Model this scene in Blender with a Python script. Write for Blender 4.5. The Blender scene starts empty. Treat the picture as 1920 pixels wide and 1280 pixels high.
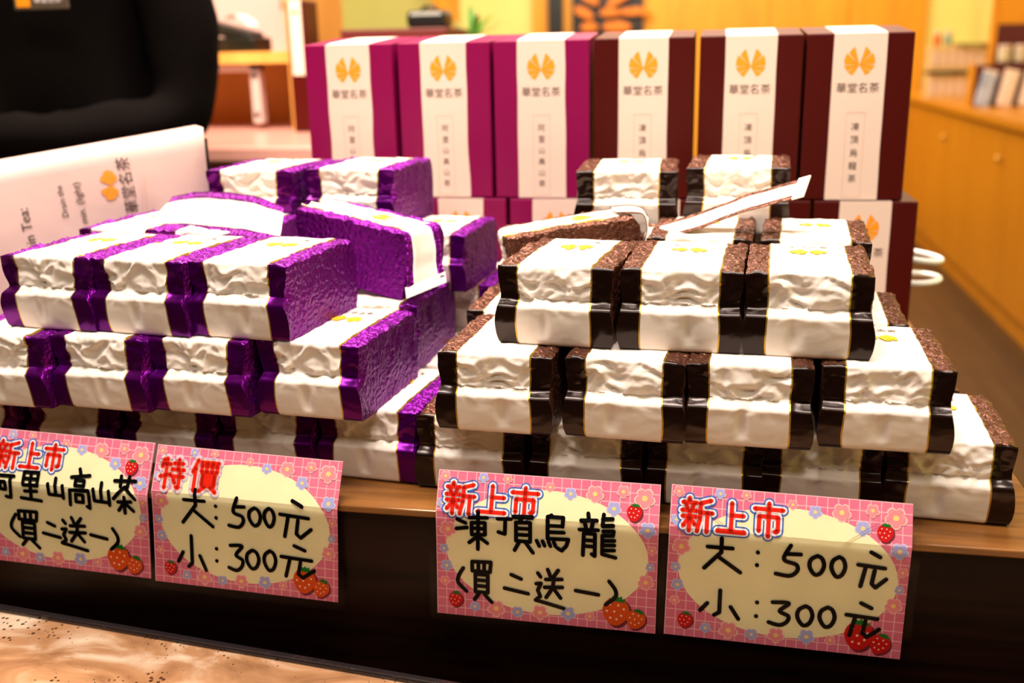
import bpy, bmesh, math, random
from mathutils import Vector, Matrix, noise, Euler

random.seed(7)
scene = bpy.context.scene
COL = scene.collection
TZ = 0.78                      # height of the display table top above the floor

# ------------------------------------------------------------------ camera
yaw, pitch, roll, FPX = -0.2005348, 0.2723733, -0.0200434, 1924.06
F = Vector((math.sin(yaw)*math.cos(pitch), math.cos(yaw)*math.cos(pitch), -math.sin(pitch)))
r0 = Vector((math.cos(yaw), -math.sin(yaw), 0)); u0 = r0.cross(F)
rx = math.cos(roll)*r0 + math.sin(roll)*u0
ux = -math.sin(roll)*r0 + math.cos(roll)*u0
cam = bpy.data.cameras.new('camera'); camo = bpy.data.objects.new('camera', cam); COL.objects.link(camo)
mw = Matrix((rx, ux, -F)).transposed().to_4x4()
mw.translation = Vector((0, -0.6861, 0.3302 + TZ))
camo.matrix_world = mw
cam.sensor_width = 36; cam.lens = FPX/1920*36; cam.clip_start = 0.02; cam.clip_end = 60
cam.dof.use_dof = True; cam.dof.focus_distance = 0.76; cam.dof.aperture_fstop = 4.6
scene.camera = camo

# ------------------------------------------------------------------ world, lights, exposure
w = bpy.data.worlds.new('world'); scene.world = w; w.use_nodes = True
w.node_tree.nodes['Background'].inputs[0].default_value = (1.0, 0.72, 0.42, 1)
w.node_tree.nodes['Background'].inputs[1].default_value = 0.05
vs = scene.view_settings
vs.view_transform = 'Standard'; vs.look = 'None'; vs.gamma = 1; vs.use_curve_mapping = False
vs.exposure = 0.0

def area(name, loc, rot, sx, sy, power, col):
    l = bpy.data.lights.new(name, 'AREA'); l.shape = 'RECTANGLE'; l.size = sx; l.size_y = sy
    l.energy = power; l.color = col
    o = bpy.data.objects.new(name, l); COL.objects.link(o); o.location = loc; o.rotation_euler = rot
    return o
def spot(name, loc, target, power, col, angle=60, rad=0.05, blend=0.6):
    l = bpy.data.lights.new(name, 'SPOT'); l.energy = power; l.color = col; l.spot_size = math.radians(angle)
    l.spot_blend = blend; l.shadow_soft_size = rad
    o = bpy.data.objects.new(name, l); COL.objects.link(o); o.location = loc
    o.rotation_euler = (Vector(target)-Vector(loc)).to_track_quat('-Z', 'Y').to_euler()
    return o
WARM = (1.0, 0.80, 0.58); WHITE = (1.0, 0.90, 0.80)
area('table_light', (-0.15, -0.30, 2.50), (math.radians(4), 0, 0), 1.3, 0.35, 58, WHITE)
area('added_back_light', (-0.15, 0.85, 2.50), (math.radians(-14), 0, 0), 1.3, 0.30, 42, WHITE)  # added to put highlights on the foil tops; no lamp known there
area('aisle_light', (-0.4, -1.5, 2.55), (math.radians(25), 0, 0), 1.4, 0.4, 16, WHITE)
area('counter_light', (-1.0, 0.70, 2.55), (math.radians(28), 0, 0), 1.0, 0.3, 95, WARM)
area('plant_light', (-1.3, 4.6, 2.55), (math.radians(35), 0, 0), 1.2, 0.3, 55, (1.0, 0.92, 0.76))
area('room_light', (0.1, 4.2, 2.55), (0, 0, 0), 1.5, 1.5, 38, WARM)
area('rear_light', (0.0, 6.0, 2.55), (0, 0, 0), 2.5, 0.6, 48, WARM)

# ------------------------------------------------------------------ helpers
def lin(c):
    return tuple(((v/255)/12.92 if v/255 <= .04045 else ((v/255+.055)/1.055)**2.4) for v in c)
MATS = {}
def mat(name, rgb, rough=.5, metal=0, spec=.5, coat=0, bump=None, vary=0, vscale=20, transm=0, emit=None, raw=False):
    if name in MATS: return MATS[name]
    m = bpy.data.materials.new(name); m.use_nodes = True; nt = m.node_tree; b = nt.nodes['Principled BSDF']
    c = rgb if raw else lin(rgb)
    b.inputs['Base Color'].default_value = (*c, 1); b.inputs['Roughness'].default_value = rough
    b.inputs['Metallic'].default_value = metal; b.inputs['Specular IOR Level'].default_value = spec
    b.inputs['Coat Weight'].default_value = coat; b.inputs['Coat Roughness'].default_value = .1
    tc = nt.nodes.new('ShaderNodeTexCoord')
    if vary:
        n = nt.nodes.new('ShaderNodeTexNoise'); n.inputs['Scale'].default_value = vscale; n.inputs['Detail'].default_value = 4
        nt.links.new(tc.outputs['Object'], n.inputs['Vector'])
        r = nt.nodes.new('ShaderNodeValToRGB')
        r.color_ramp.elements[0].position = .3; r.color_ramp.elements[1].position = .7
        r.color_ramp.elements[0].color = (*[v*(1-vary) for v in c], 1)
        r.color_ramp.elements[1].color = (*[min(1, v*(1+vary)) for v in c], 1)
        nt.links.new(n.outputs['Fac'], r.inputs['Fac']); nt.links.new(r.outputs['Color'], b.inputs['Base Color'])
    if bump:
        sc, st, dist = bump
        n = nt.nodes.new('ShaderNodeTexNoise'); n.inputs['Scale'].default_value = sc; n.inputs['Detail'].default_value = 3
        nt.links.new(tc.outputs['Object'], n.inputs['Vector'])
        bp = nt.nodes.new('ShaderNodeBump'); bp.inputs['Strength'].default_value = st; bp.inputs['Distance'].default_value = dist
        nt.links.new(n.outputs['Fac'], bp.inputs['Height']); nt.links.new(bp.outputs['Normal'], b.inputs['Normal'])
    MATS[name] = m
    return m
def foil(name, rgb, metal, rough):
    """crinkled vacuum foil: voronoi creases on top of the modelled folds"""
    m = mat(name, rgb, rough, metal, .3)
    nt = m.node_tree; b = nt.nodes['Principled BSDF']; tc = [n for n in nt.nodes if n.type == 'TEX_COORD'][0]
    v = nt.nodes.new('ShaderNodeTexVoronoi'); v.feature = 'DISTANCE_TO_EDGE'; v.inputs['Scale'].default_value = 150
    n = nt.nodes.new('ShaderNodeTexNoise'); n.inputs['Scale'].default_value = 260; n.inputs['Detail'].default_value = 2
    ad = nt.nodes.new('ShaderNodeMath'); ad.operation = 'ADD'
    nt.links.new(tc.outputs['Object'], v.inputs['Vector']); nt.links.new(tc.outputs['Object'], n.inputs['Vector'])
    nt.links.new(v.outputs['Distance'], ad.inputs[0]); nt.links.new(n.outputs['Fac'], ad.inputs[1])
    bp = nt.nodes.new('ShaderNodeBump'); bp.inputs['Strength'].default_value = .9; bp.inputs['Distance'].default_value = .0026
    nt.links.new(ad.outputs[0], bp.inputs['Height']); nt.links.new(bp.outputs['Normal'], b.inputs['Normal'])
    return m
def wood(name, a, c, rough=.35, stretch=(1.2, 14, 14), scale=4, coat=0):
    if name in MATS: return MATS[name]
    m = mat(name, a, rough, coat=coat); nt = m.node_tree; b = nt.nodes['Principled BSDF']
    tc = [n for n in nt.nodes if n.type == 'TEX_COORD'][0]
    mp = nt.nodes.new('ShaderNodeMapping'); mp.inputs['Scale'].default_value = stretch
    n = nt.nodes.new('ShaderNodeTexNoise'); n.inputs['Scale'].default_value = scale; n.inputs['Detail'].default_value = 6
    n.inputs['Distortion'].default_value = .6
    r = nt.nodes.new('ShaderNodeValToRGB'); r.color_ramp.elements[0].position = .3; r.color_ramp.elements[1].position = .72
    r.color_ramp.elements[0].color = (*lin(a), 1); r.color_ramp.elements[1].color = (*lin(c), 1)
    nt.links.new(tc.outputs['Object'], mp.inputs[0]); nt.links.new(mp.outputs[0], n.inputs['Vector'])
    nt.links.new(n.outputs['Fac'], r.inputs[0]); nt.links.new(r.outputs[0], b.inputs['Base Color'])
    bp = nt.nodes.new('ShaderNodeBump'); bp.inputs['Strength'].default_value = .12; bp.inputs['Distance'].default_value = .001
    nt.links.new(n.outputs['Fac'], bp.inputs['Height']); nt.links.new(bp.outputs['Normal'], b.inputs['Normal'])
    return m
def tag(o, label=None, cat=None, group=None, kind=None):
    if label: o['label'] = label
    if cat: o['category'] = cat
    if group: o['group'] = group
    if kind: o['kind'] = kind
    return o
def link(name, me, m, parent=None, smooth=False):
    o = bpy.data.objects.new(name, me); COL.objects.link(o)
    if m is not None and not me.materials: me.materials.append(m)
    if parent is not None: o.parent = parent
    if smooth:
        me.polygons.foreach_set('use_smooth', [True]*len(me.polygons))
    return o
def pydata(name, vs_, fs): 
    me = bpy.data.meshes.new(name); me.from_pydata(vs_, [], fs); me.update(); return me
def empty(name, loc=(0, 0, 0), rz=0):
    o = bpy.data.objects.new(name, None); COL.objects.link(o); o.location = loc; o.rotation_euler = (0, 0, rz)
    o.empty_display_size = .02
    return o
def copy_tree(o, parent=None):
    c = o.copy(); COL.objects.link(c); c.parent = parent
    for ch in [x for x in bpy.data.objects if x.parent is o]: copy_tree(ch, c)
    return c
class MB:
    """collects simple solids into one mesh"""
    def __init__(s): s.v = []; s.f = []
    def add(s, v, f):
        n = len(s.v); s.v += [tuple(p) for p in v]; s.f += [tuple(i+n for i in q) for q in f]; return s
    def box(s, x0, x1, y0, y1, z0, z1, bev=0, rot=None, ctr=None):
        bm = bmesh.new(); bmesh.ops.create_cube(bm, size=1)
        for v in bm.verts: v.co = Vector(((x0+x1)/2+v.co.x*(x1-x0), (y0+y1)/2+v.co.y*(y1-y0), (z0+z1)/2+v.co.z*(z1-z0)))
        if bev: bmesh.ops.bevel(bm, geom=bm.edges[:], offset=bev, segments=2, profile=.5, affect='EDGES')
        if rot is not None:
            c = Vector(ctr) if ctr else Vector(((x0+x1)/2, (y0+y1)/2, (z0+z1)/2))
            for v in bm.verts: v.co = c + rot @ (v.co-c)
        bm.verts.index_update()
        s.add([v.co[:] for v in bm.verts], [[v.index for v in f.verts] for f in bm.faces]); bm.free(); return s
    def tube(s, pts, rad, seg=8, close=False):
        pts = [Vector(p) for p in pts]; n = len(pts); rings = []
        up = None
        for i, p in enumerate(pts):
            if close: d = pts[(i+1) % n]-pts[i-1]
            else: d = pts[min(i+1, n-1)]-pts[max(i-1, 0)]
            d.normalize()
            if up is None: up = d.orthogonal().normalized()
            up = (up-d*up.dot(d)).normalized(); sd = d.cross(up)
            rr = rad[i] if isinstance(rad, (list, tuple)) else rad
            rings.append([p+(up*math.cos(a)+sd*math.sin(a))*rr for a in [2*math.pi*k/seg for k in range(seg)]])
        v = [q for r in rings for q in r]; f = []
        for i in range(n if close else n-1):
            j = (i+1) % n
            for k in range(seg): f.append((i*seg+k, i*seg+(k+1) % seg, j*seg+(k+1) % seg, j*seg+k))
        if not close: f += [tuple(range(seg))[::-1], tuple((n-1)*seg+k for k in range(seg))]
        return s.add(v, f)
    def lathe(s, prof, c=(0, 0, 0), seg=20):
        v = []; f = []
        for r, z in prof:
            for k in range(seg):
                a = 2*math.pi*k/seg; v.append((c[0]+r*math.cos(a), c[1]+r*math.sin(a), c[2]+z))
        for i in range(len(prof)-1):
            for k in range(seg): f.append((i*seg+k, i*seg+(k+1) % seg, (i+1)*seg+(k+1) % seg, (i+1)*seg+k))
        f += [tuple(range(seg))[::-1], tuple((len(prof)-1)*seg+k for k in range(seg))]
        return s.add(v, f)
    def build(s, name, m, parent=None, smooth=False): return link(name, pydata(name, s.v, s.f), m, parent, smooth)
def boxo(name, m, parent, x0, x1, y0, y1, z0, z1, bev=0, **k):
    return MB().box(x0, x1, y0, y1, z0, z1, bev, **k).build(name, m, parent)

_text_cache = {}
def text_mesh(s, res=3):
    """flat outline of a piece of writing, 1 unit high, centred on the origin"""
    if s in _text_cache: return _text_cache[s]
    cu = bpy.data.curves.new('writing', 'FONT'); cu.body = s; cu.align_x = 'CENTER'; cu.align_y = 'CENTER'; cu.resolution_u = res
    o = bpy.data.objects.new('writing', cu); COL.objects.link(o)
    bpy.context.view_layer.update()
    dg = bpy.context.evaluated_depsgraph_get()
    me = bpy.data.meshes.new_from_object(o.evaluated_get(dg))
    bpy.data.objects.remove(o); bpy.data.curves.remove(cu)
    vs_ = [v.co.copy() for v in me.vertices]; fs = [tuple(p.vertices) for p in me.polygons]
    bpy.data.meshes.remove(me)
    xs = [v.x for v in vs_] or [0]; ys = [v.y for v in vs_] or [0]
    cx, cy = (min(xs)+max(xs))/2, (min(ys)+max(ys))/2
    vs_ = [Vector((v.x-cx, v.y-cy, 0)) for v in vs_]
    _text_cache[s] = (vs_, fs, max(xs)-min(xs), max(ys)-min(ys))
    return _text_cache[s]

# emblem: two fans of four petals, unit radius, in the x/y plane (y up)
def emblem_polys(nr=3, na=4):
    P = []
    for sx in (-1, 1):
        for a0, a1, ra, rb in ((106, 133, 1.0, .84), (137, 176, .92, .80), (180, 207, .80, .70), (211, 238, .70, .64)):
            grid = []
            for i in range(nr+1):
                row = []
                for j in range(na+1):
                    a = math.radians(a0+(a1-a0)*j/na); R = (ra+(rb-ra)*j/na)*i/nr
                    x, y = math.cos(a)*R, math.sin(a)*R
                    row.append((x if sx == -1 else -x, y))
                grid.append(row)
            P.append(grid)
    return P
def emblem_mesh(size, fn):
    v = []; f = []
    for g in emblem_polys():
        base = len(v); nj = len(g[0])
        for row in g:
            for x, y in row: v.append(fn(x*size, y*size))
        for i in range(len(g)-1):
            for j in range(nj-1): f.append((base+i*nj+j, base+i*nj+j+1, base+(i+1)*nj+j+1, base+(i+1)*nj+j))
    return v, f

# ------------------------------------------------------------------ materials
M_wall = mat('wall_paint', (226, 220, 132), .7, vary=.05, vscale=2)
M_orange = wood('orange_panel', (214, 140, 20), (236, 160, 30), .45, (6, 6, .6), 2)
M_floor = wood('floor_wood', (56, 40, 22), (78, 56, 32), .4, (14, 1.2, 14), 2)
M_ceil = mat('ceiling_paint', (225, 215, 200), .8, bump=(60, .1, .002))
M_cab = wood('cabinet_wood', (186, 118, 8), (202, 132, 14), .4, (8, 8, .7), 2)
M_tabletop = wood('table_top_wood', (96, 58, 26), (134, 86, 40), .3, (1.2, 18, 14), 5)
M_fascia = wood('dark_walnut', (9, 3, 2), (30, 11, 6), .35, (1.5, 14, 22), 4)
M_fascia.node_tree.nodes['Principled BSDF'].inputs['Specular IOR Level'].default_value = .15
M_white = mat('white_band', (234, 220, 210), .40, spec=.4, bump=(140, .12, .0008))
M_gold = mat('gold_edge', (176, 140, 40), .3, .7)
M_pur = foil('purple_foil', (112, 8, 130), .8, .38)  # base lighter than the front foil, to paint in the sheen of the tops
M_brn = foil('brown_foil', (96, 58, 44), .6, .33)  # colour raised over the front foil, standing in for light on the tops
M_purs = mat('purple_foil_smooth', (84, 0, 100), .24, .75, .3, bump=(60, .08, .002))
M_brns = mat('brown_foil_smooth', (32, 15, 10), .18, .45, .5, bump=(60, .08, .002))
M_logo = mat('gold_print', (244, 150, 20), .45, bump=(300, .05, .0002))
M_yel = mat('yellow_print', (232, 190, 20), .4, bump=(300, .05, .0002))
M_ink = mat('dark_ink', (52, 30, 22), .5, bump=(300, .05, .0002))
M_inkb = mat('black_marker', (6, 5, 6), .6, spec=.08, bump=(300, .05, .0002))
M_line = mat('pale_line', (206, 170, 146), .5, bump=(300, .05, .0002))
M_boxp = mat('magenta_card', (128, 0, 70), .42, spec=.25, bump=(900, .08, .0004))
M_boxb = mat('oxblood_card', (68, 4, 1), .42, spec=.22, bump=(900, .08, .0004))
M_strip = mat('cream_paper', (230, 202, 188), .5, bump=(600, .05, .0004))
M_black = mat('black_cloth', (5, 2, 2), .9, spec=.06, bump=(180, .3, .003))
M_skin = mat('skin', (214, 160, 128), .5, bump=(300, .1, .0005))
M_hair = mat('black_hair', (16, 12, 10), .4, bump=(200, .4, .002))
M_pink = mat('pink_laminate', (206, 150, 140), .25, vary=.06, vscale=5)
M_plast = mat('white_plastic', (244, 240, 236), .3, bump=(100, .05, .0005))
M_blk = mat('black_plastic', (16, 15, 14), .35, bump=(200, .1, .0005))
M_cream = mat('cream_box_card', (228, 188, 128), .6, vary=.08, vscale=8)
M_maroon = mat('maroon_card', (84, 8, 24), .5, bump=(200, .1, .0005))
M_green = mat('leaf_green', (90, 160, 60), .5, vary=.2, vscale=30)

# ------------------------------------------------------------------ the room
def struct(name, m, *a):
    return tag(boxo(name, m, None, *a), kind='structure')
XL, XR, YB, YF, ZC = -3.6, 1.62, 7.0, -2.6, 2.65
struct('floor', M_floor, XL-.1, XR+.1, YF, YB+.1, -.1, 0)
struct('ceiling', M_ceil, XL-.1, XR+.1, YF, YB+.1, ZC, ZC+.1)
struct('wall_back', M_wall, XL-.1, XR+.1, YB, YB+.1, 0, ZC)
struct('wall_right', M_wall, XR, XR+.1, YF, YB, 0, ZC)
struct('wall_left', M_wall, XL-.1, XL, YF, YB, 0, ZC)

# panelling on the back wall: upright boards side by side
tr = tag(empty('trim_1', (0, 6.97, 0)), kind='structure')
xs = [-1.36, -1.24, -.56, .30, .84, 1.34]
for a, b in zip(xs[:-1], xs[1:]):
    boxo('panel', M_orange, tr, a+.003, b-.003, -.02, .03, 0, ZC)
tr = tag(boxo('trim_2', M_blk, None, -1.235, -1.125, 6.90, 6.95, 0, ZC), kind='structure')
tr = tag(boxo('trim_3', M_orange, None, -1.99, -1.90, 6.55, 6.99, 0, ZC), kind='structure')

# ------------------------------------------------------------------ display table
tb = tag(empty('display_table', (-.4, .3, 0)), 'dark walnut display table with brown top carrying the stacked tea packs', 'table')
def tpart(n, m, x0, x1, y0, y1, z0, z1, bev=0): boxo(n, m, tb, x0+.4, x1+.4, y0-.3, y1-.3, z0, z1, bev)
tpart('tabletop', M_tabletop, -1.30, .240, -.0015, .64, TZ-.006, TZ, .0012)
tpart('front_panel', M_fascia, -1.30, .238, 0, .022, 0, TZ-.006)
tpart('side_panel', M_fascia, .216, .238, .022, .63, 0, TZ-.006)
tpart('side_panel', M_fascia, -1.30, -1.278, .022, .63, 0, TZ-.006)
tpart('back_panel', M_fascia, -1.278, .216, .61, .63, 0, TZ-.006)

# marble-topped ledge in front of the table, set slightly askew
m = mat('speckled_marble', (222, 180, 140), .25); nt = m.node_tree; b = nt.nodes['Principled BSDF']
tc = [n for n in nt.nodes if n.type == 'TEX_COORD'][0]
n1 = nt.nodes.new('ShaderNodeTexNoise'); n1.inputs['Scale'].default_value = 7; n1.inputs['Detail'].default_value = 8; n1.inputs['Distortion'].default_value = 1.5
mp = nt.nodes.new('ShaderNodeMapping'); mp.inputs['Scale'].default_value = (1.6, 3.2, 1)
r1 = nt.nodes.new('ShaderNodeValToRGB'); e = r1.color_ramp.elements
e[0].position = .3; e[0].color = (*lin((124, 84, 54)), 1); e[1].position = .66; e[1].color = (*lin((206, 180, 156)), 1)
q = r1.color_ramp.elements.new(.5); q.color = (*lin((166, 122, 88)), 1)
n2 = nt.nodes.new('ShaderNodeTexVoronoi'); n2.inputs['Scale'].default_value = 210
n3 = nt.nodes.new('ShaderNodeTexNoise'); n3.inputs['Scale'].default_value = 16; n3.inputs['Detail'].default_value = 3
r3 = nt.nodes.new('ShaderNodeValToRGB'); r3.color_ramp.elements[0].position = .44; r3.color_ramp.elements[0].color = (0, 0, 0, 1)
r3.color_ramp.elements[1].position = .62; r3.color_ramp.elements[1].color = (.32, .32, .32, 1)
lt = nt.nodes.new('ShaderNodeMath'); lt.operation = 'LESS_THAN'
mx = nt.nodes.new('ShaderNodeMixRGB'); mx.inputs['Color2'].default_value = (*lin((66, 40, 24)), 1)
for a_, b_ in ((tc.outputs['Object'], mp.inputs[0]), (mp.outputs[0], n1.inputs['Vector']), (n1.outputs['Fac'], r1.inputs[0]),
               (tc.outputs['Object'], n2.inputs['Vector']), (tc.outputs['Object'], n3.inputs['Vector']), (n3.outputs['Fac'], r3.inputs[0]),
               (n2.outputs['Distance'], lt.inputs[0]), (r3.outputs[0], lt.inputs[1]), (lt.outputs[0], mx.inputs['Fac']),
               (r1.outputs[0], mx.inputs['Color1']), (mx.outputs[0], b.inputs['Base Color'])): nt.links.new(a_, b_)
M_marble = m
lg = tag(empty('marble_ledge', (-.385, -.036, 0), math.radians(-6.3)), 'speckled beige marble ledge below the dark table front', 'ledge')
ZL = TZ-.11
boxo('slab', M_marble, lg, -.26, .75, -.14, -.003, ZL-.03, ZL, .003)
boxo('base_cabinet', M_fascia, lg, -.25, .73, -.13, -.03, 0, ZL-.03)
m = mat('glossy_trim', (34, 28, 30), .12, spec=.7, bump=(60, .5, .004))
boxo('edge_trim', m, lg, -.26, .75, -.004, .003, ZL-.012, ZL+.003, .0015)

# ------------------------------------------------------------------ tea packs
PW, PL, PH = .086, .120, .0605
BANDX, GOLD = .0272, .0011
def pack_profile():
    """closed loop in y/z (front up, top, back, bottom) with outward normals and a region tag"""
    P = []
    nF = 46
    for i in range(nF+1):
        t = i/nF*.985
        if t < .07: y = .0040*(1-t/.07)**2
        elif t < .50: y = -.0036*math.sin(math.pi*.5*(t-.07)/.43)
        elif t < .57: y = -.0036+(t-.50)/.07*.0078
        else: y = .0042-.0012*(t-.57)/.43
        P.append((y, t*PH, 'F', t))
    nT = 40
    for i in range(nT+1):
        t = i/nT; y = .0048+(PL-.0096)*t
        P.append((y, PH+.0009*math.sin(math.pi*t), 'T', t))
    for i in range(1, 9):
        t = i/8; P.append((PL-.0022+.0022*math.sin(math.pi*t), PH*(1-t*.98)-.0006, 'B', t))
    for i in range(1, 8):
        t = i/8; P.append((PL-.004-(PL-.008)*t, .0002, 'D', t))
    return P
PROF = pack_profile()
def ridged(p, s):
    """crumpled sheet: sharp creases between shallow hollows, drawn out sideways"""
    q = p+Vector((noise.noise(p*55+s), noise.noise(p*55+s*2), noise.noise(p*55-s)))*.009
    q = Vector((q.x*52, q.y*70, q.z*84))
    d1, _ = noise.voronoi(q+s); d2, _ = noise.voronoi(q*2.1+s*1.3)
    n1 = noise.noise(q*.75+s)
    return (.55-min(1, (d1[1]-d1[0])*1.25))*.8+(.4-min(.8, d2[1]-d2[0]))*.38+(.35-abs(n1))*1.1
def pack_point(x, k, seed):
    y, z, reg, t = PROF[k]
    n = len(PROF); a = PROF[k-1]; b_ = PROF[(k+1) % n]
    d = Vector((0, b_[0]-a[0], b_[1]-a[1])).normalized(); nrm = Vector((0, -d.z, d.y))
    inband = max(0, min(1, (BANDX+.004-abs(x))/.006))
    u = abs(x)/(PW/2)
    if reg == 'F':
        A = (.0050*max(0, min(1, (t-.50)/.08))*(.25+.75*inband)+.0003)
        if t < .5: A = .0003+.0016*max(0, (t-.40)/.10)*inband
    elif reg == 'T': A = .0011*inband+.0022*(1-inband)
    elif reg == 'B': A = .0012
    else: A = 0
    p = Vector((x, y, z))
    if reg == 'T' and inband < .5: nv = noise.noise(p*230+seed)*1.1+.5*noise.noise(p*120+seed)
    else: nv = ridged(p, seed)
    q = p+nrm*(A*nv)
    # dents on the smooth flap of the front
    if reg == 'F' and t < .5:
        for j in range(2):
            cx = (noise.noise(seed*3.1+Vector((j*7.7, 0, 0))))*.03; w_ = .0035
            q.y += .0026*math.exp(-((x-cx)/w_)**2)*max(0, math.sin(math.pi*(t-.1)/.42))*(.4+.6*j)
    # gusset: the end is pinched at half height and flares below
    if reg == 'F' or (reg in 'TD'):
        wf = math.exp(-(max(0, q.y)/.016)**2)
        tt = z/PH
        sc = 1-PINCH*math.exp(-((tt-.60)/.15)**2)*wf*u**2+.035*wf*math.exp(-((tt-.25)/.2)**2)*u**2-.03*wf*max(0, .12-tt)/.12*u
        q.x *= sc
    # rounded, slightly ragged long edges
    if u > .9 and reg == 'T':
        q.z -= .0016*((u-.9)/.1)**2-.0012*noise.noise(Vector((0, y*120, seed.x)))
    q.x += .0011*noise.noise(Vector((y*60, z*60, x*30))+seed)*u
    if reg == 'D': q.z = .0002
    q.z = max(q.z, .0002)
    return q
def make_pack_meshes(seed, tagname):
    global PINCH
    PINCH = .085 if tagname == 'purple' else .045
    seed = Vector((seed*13.7, seed*5.1, seed*8.3))
    xs = [-PW/2+(PW/2-BANDX-GOLD)*i/7 for i in range(8)]
    nb = 42
    xs += [-BANDX+2*BANDX*i/nb for i in range(nb+1)]
    xs += [BANDX+GOLD+(PW/2-BANDX-GOLD)*i/7 for i in range(8)]
    n = len(PROF); nx = len(xs)
    V = [[pack_point(x, k, seed) for k in range(n)] for x in xs]
    def grid(cols):
        v = []; f = []
        for ci, (i0, i1) in enumerate(cols):
            base = len(v)
            for i in range(i0, i1+1): v += [c[:] for c in V[i]]
            for i in range(i1-i0):
                for k in range(n):
                    k2 = (k+1) % n
                    f.append((base+i*n+k, base+(i+1)*n+k, base+(i+1)*n+k2, base+i*n+k2))
        return v, f
    v, f = grid([(0, 7), (8+nb+1, nx-1)])
    # side walls: rings shrinking to a medial line
    for side, loop in ((-1, V[0]), (1, V[-1])):
        rings = [[p.copy() for p in loop]]; NR = 9
        for j in range(1, NR+1):
            s_ = 1-j/NR; ring = []
            for p in loop:
                c = Vector((p.x, max(.03, min(PL-.03, p.y)), PH*.5)); q = c+(p-c)*s_
                e = min(1, j/2.0)
                q.x = side*(PW/2-.0008)+(p.x-side*(PW/2-.0008))*max(0, 1-j/3)
                q.x += side*e*(.0016*ridged(q*.8, seed)-.0004)
                ring.append(q)
            rings.append(ring)
        base = len(v)
        for r_ in rings: v += [p[:] for p in r_]
        for j in range(NR):
            for k in range(n):
                k2 = (k+1) % n
                a = (base+j*n+k, base+j*n+k2, base+(j+1)*n+k2, base+(j+1)*n+k)
                f.append(a if side == -1 else a[::-1])
    body = pydata('bag_'+tagname, v, f)
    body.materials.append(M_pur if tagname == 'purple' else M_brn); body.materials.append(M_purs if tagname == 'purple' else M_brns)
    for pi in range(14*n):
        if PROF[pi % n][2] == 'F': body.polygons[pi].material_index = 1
    v, f = grid([(8, 8+nb)]); band = pydata('band_'+tagname, v, f)
    v, f = grid([(7, 8), (8+nb, 8+nb+1)]); trim = pydata('trim_'+tagname, v, f)
    kT = [k for k in range(n) if PROF[k][2] == 'T']
    def topz(x, y):
        t = (y-.0048)/(PL-.0096)*(len(kT)-1); i = max(0, min(len(kT)-2, int(t))); fr = t-i
        return pack_point(x, kT[i], seed).z*(1-fr)+pack_point(x, kT[i+1], seed).z*fr
    cy = .076
    v, f = emblem_mesh(.0125, lambda x, y: (x*1.35, cy-y, topz(x*1.35, cy-y)+.0007))
    emb = pydata('emblem_'+tagname, v, f)
    tv, tf, tw, th = text_mesh('華堂名茶', 1); sc = .030/tw
    v = [(-p.x*sc, cy+.020-p.y*sc, topz(-p.x*sc, cy+.020-p.y*sc)+.0007) for p in tv]
    txt = pydata('writing_'+tagname, v, tf)
    for me in (body, band, trim): me.polygons.foreach_set('use_smooth', [True]*len(me.polygons))
    return body, band, trim, emb, txt
VAR = {'brown': [make_pack_meshes(i+1, 'brown') for i in range(5)], 'purple': [make_pack_meshes(i+21, 'purple') for i in range(5)]}
count = {'brown': 0, 'purple': 0}
def pack(kind, x, y, lvl_z, yaw=0, sz=1, sy=1, sx=1, tilt=0, label='', group=None, flip=False, tab=False):
    """x = centre of the front edge, y = front, lvl_z = height of the bottom above the table"""
    i = count[kind] % 5; count[kind] += 1
    body, band, trim, emb, txt = VAR[kind][i]
    o = empty('tea_pack', (x, y, TZ+lvl_z)); o.rotation_euler = Euler((0, tilt, yaw), 'XYZ'); o.scale = (sx, sy, sz)
    tag(o, label, 'tea pack', group)
    link('foil_bag', body, M_pur if kind == 'purple' else M_brn, o)
    bd = link('label_band', band, M_white, o)
    link('gold_edge', trim, M_gold, bd)
    link('emblem', emb, M_yel, bd); link('brand_writing', txt, M_ink, bd)
    if tab:
        boxo('seal_tab', M_plast, o, PW/2-.008, PW/2+.004, PL-.001, PL+.008, .0005, .0016)
    return o
R = math.radians
ORD = ['first', 'second', 'third', 'fourth', 'fifth', 'sixth']
H = PH
# brown, front face of the stack
for i, (x, y, a) in enumerate([(-.183, .037, -3), (-.092, .034, -2), (-.003, .034, -2), (.080, .036, -3), (.168, .037, -3)]):
    pack('brown', x, y, 0, R(a), label='brown foil tea pack, %s from the purple packs in the bottom row' % ORD[i], group='brown tea packs')
for i, (x, y, a) in enumerate([(-.156, .009, -3), (-.061, .007, -4), (.026, .006, -2), (.118, .012, -2)]):
    pack('brown', x, y, H, R(a), label='brown foil tea pack, %s from the purple packs in the middle row of four' % ORD[i], group='brown tea packs')
for i, (x, y, a) in enumerate([(-.115, .035, -6), (-.024, .031, -3), (.064, .027, -3)]):
    pack('brown', x, y, 2*H, R(a), label='brown foil tea pack, %s from the purple packs in the top front row' % ORD[i], group='brown tea packs')
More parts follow.
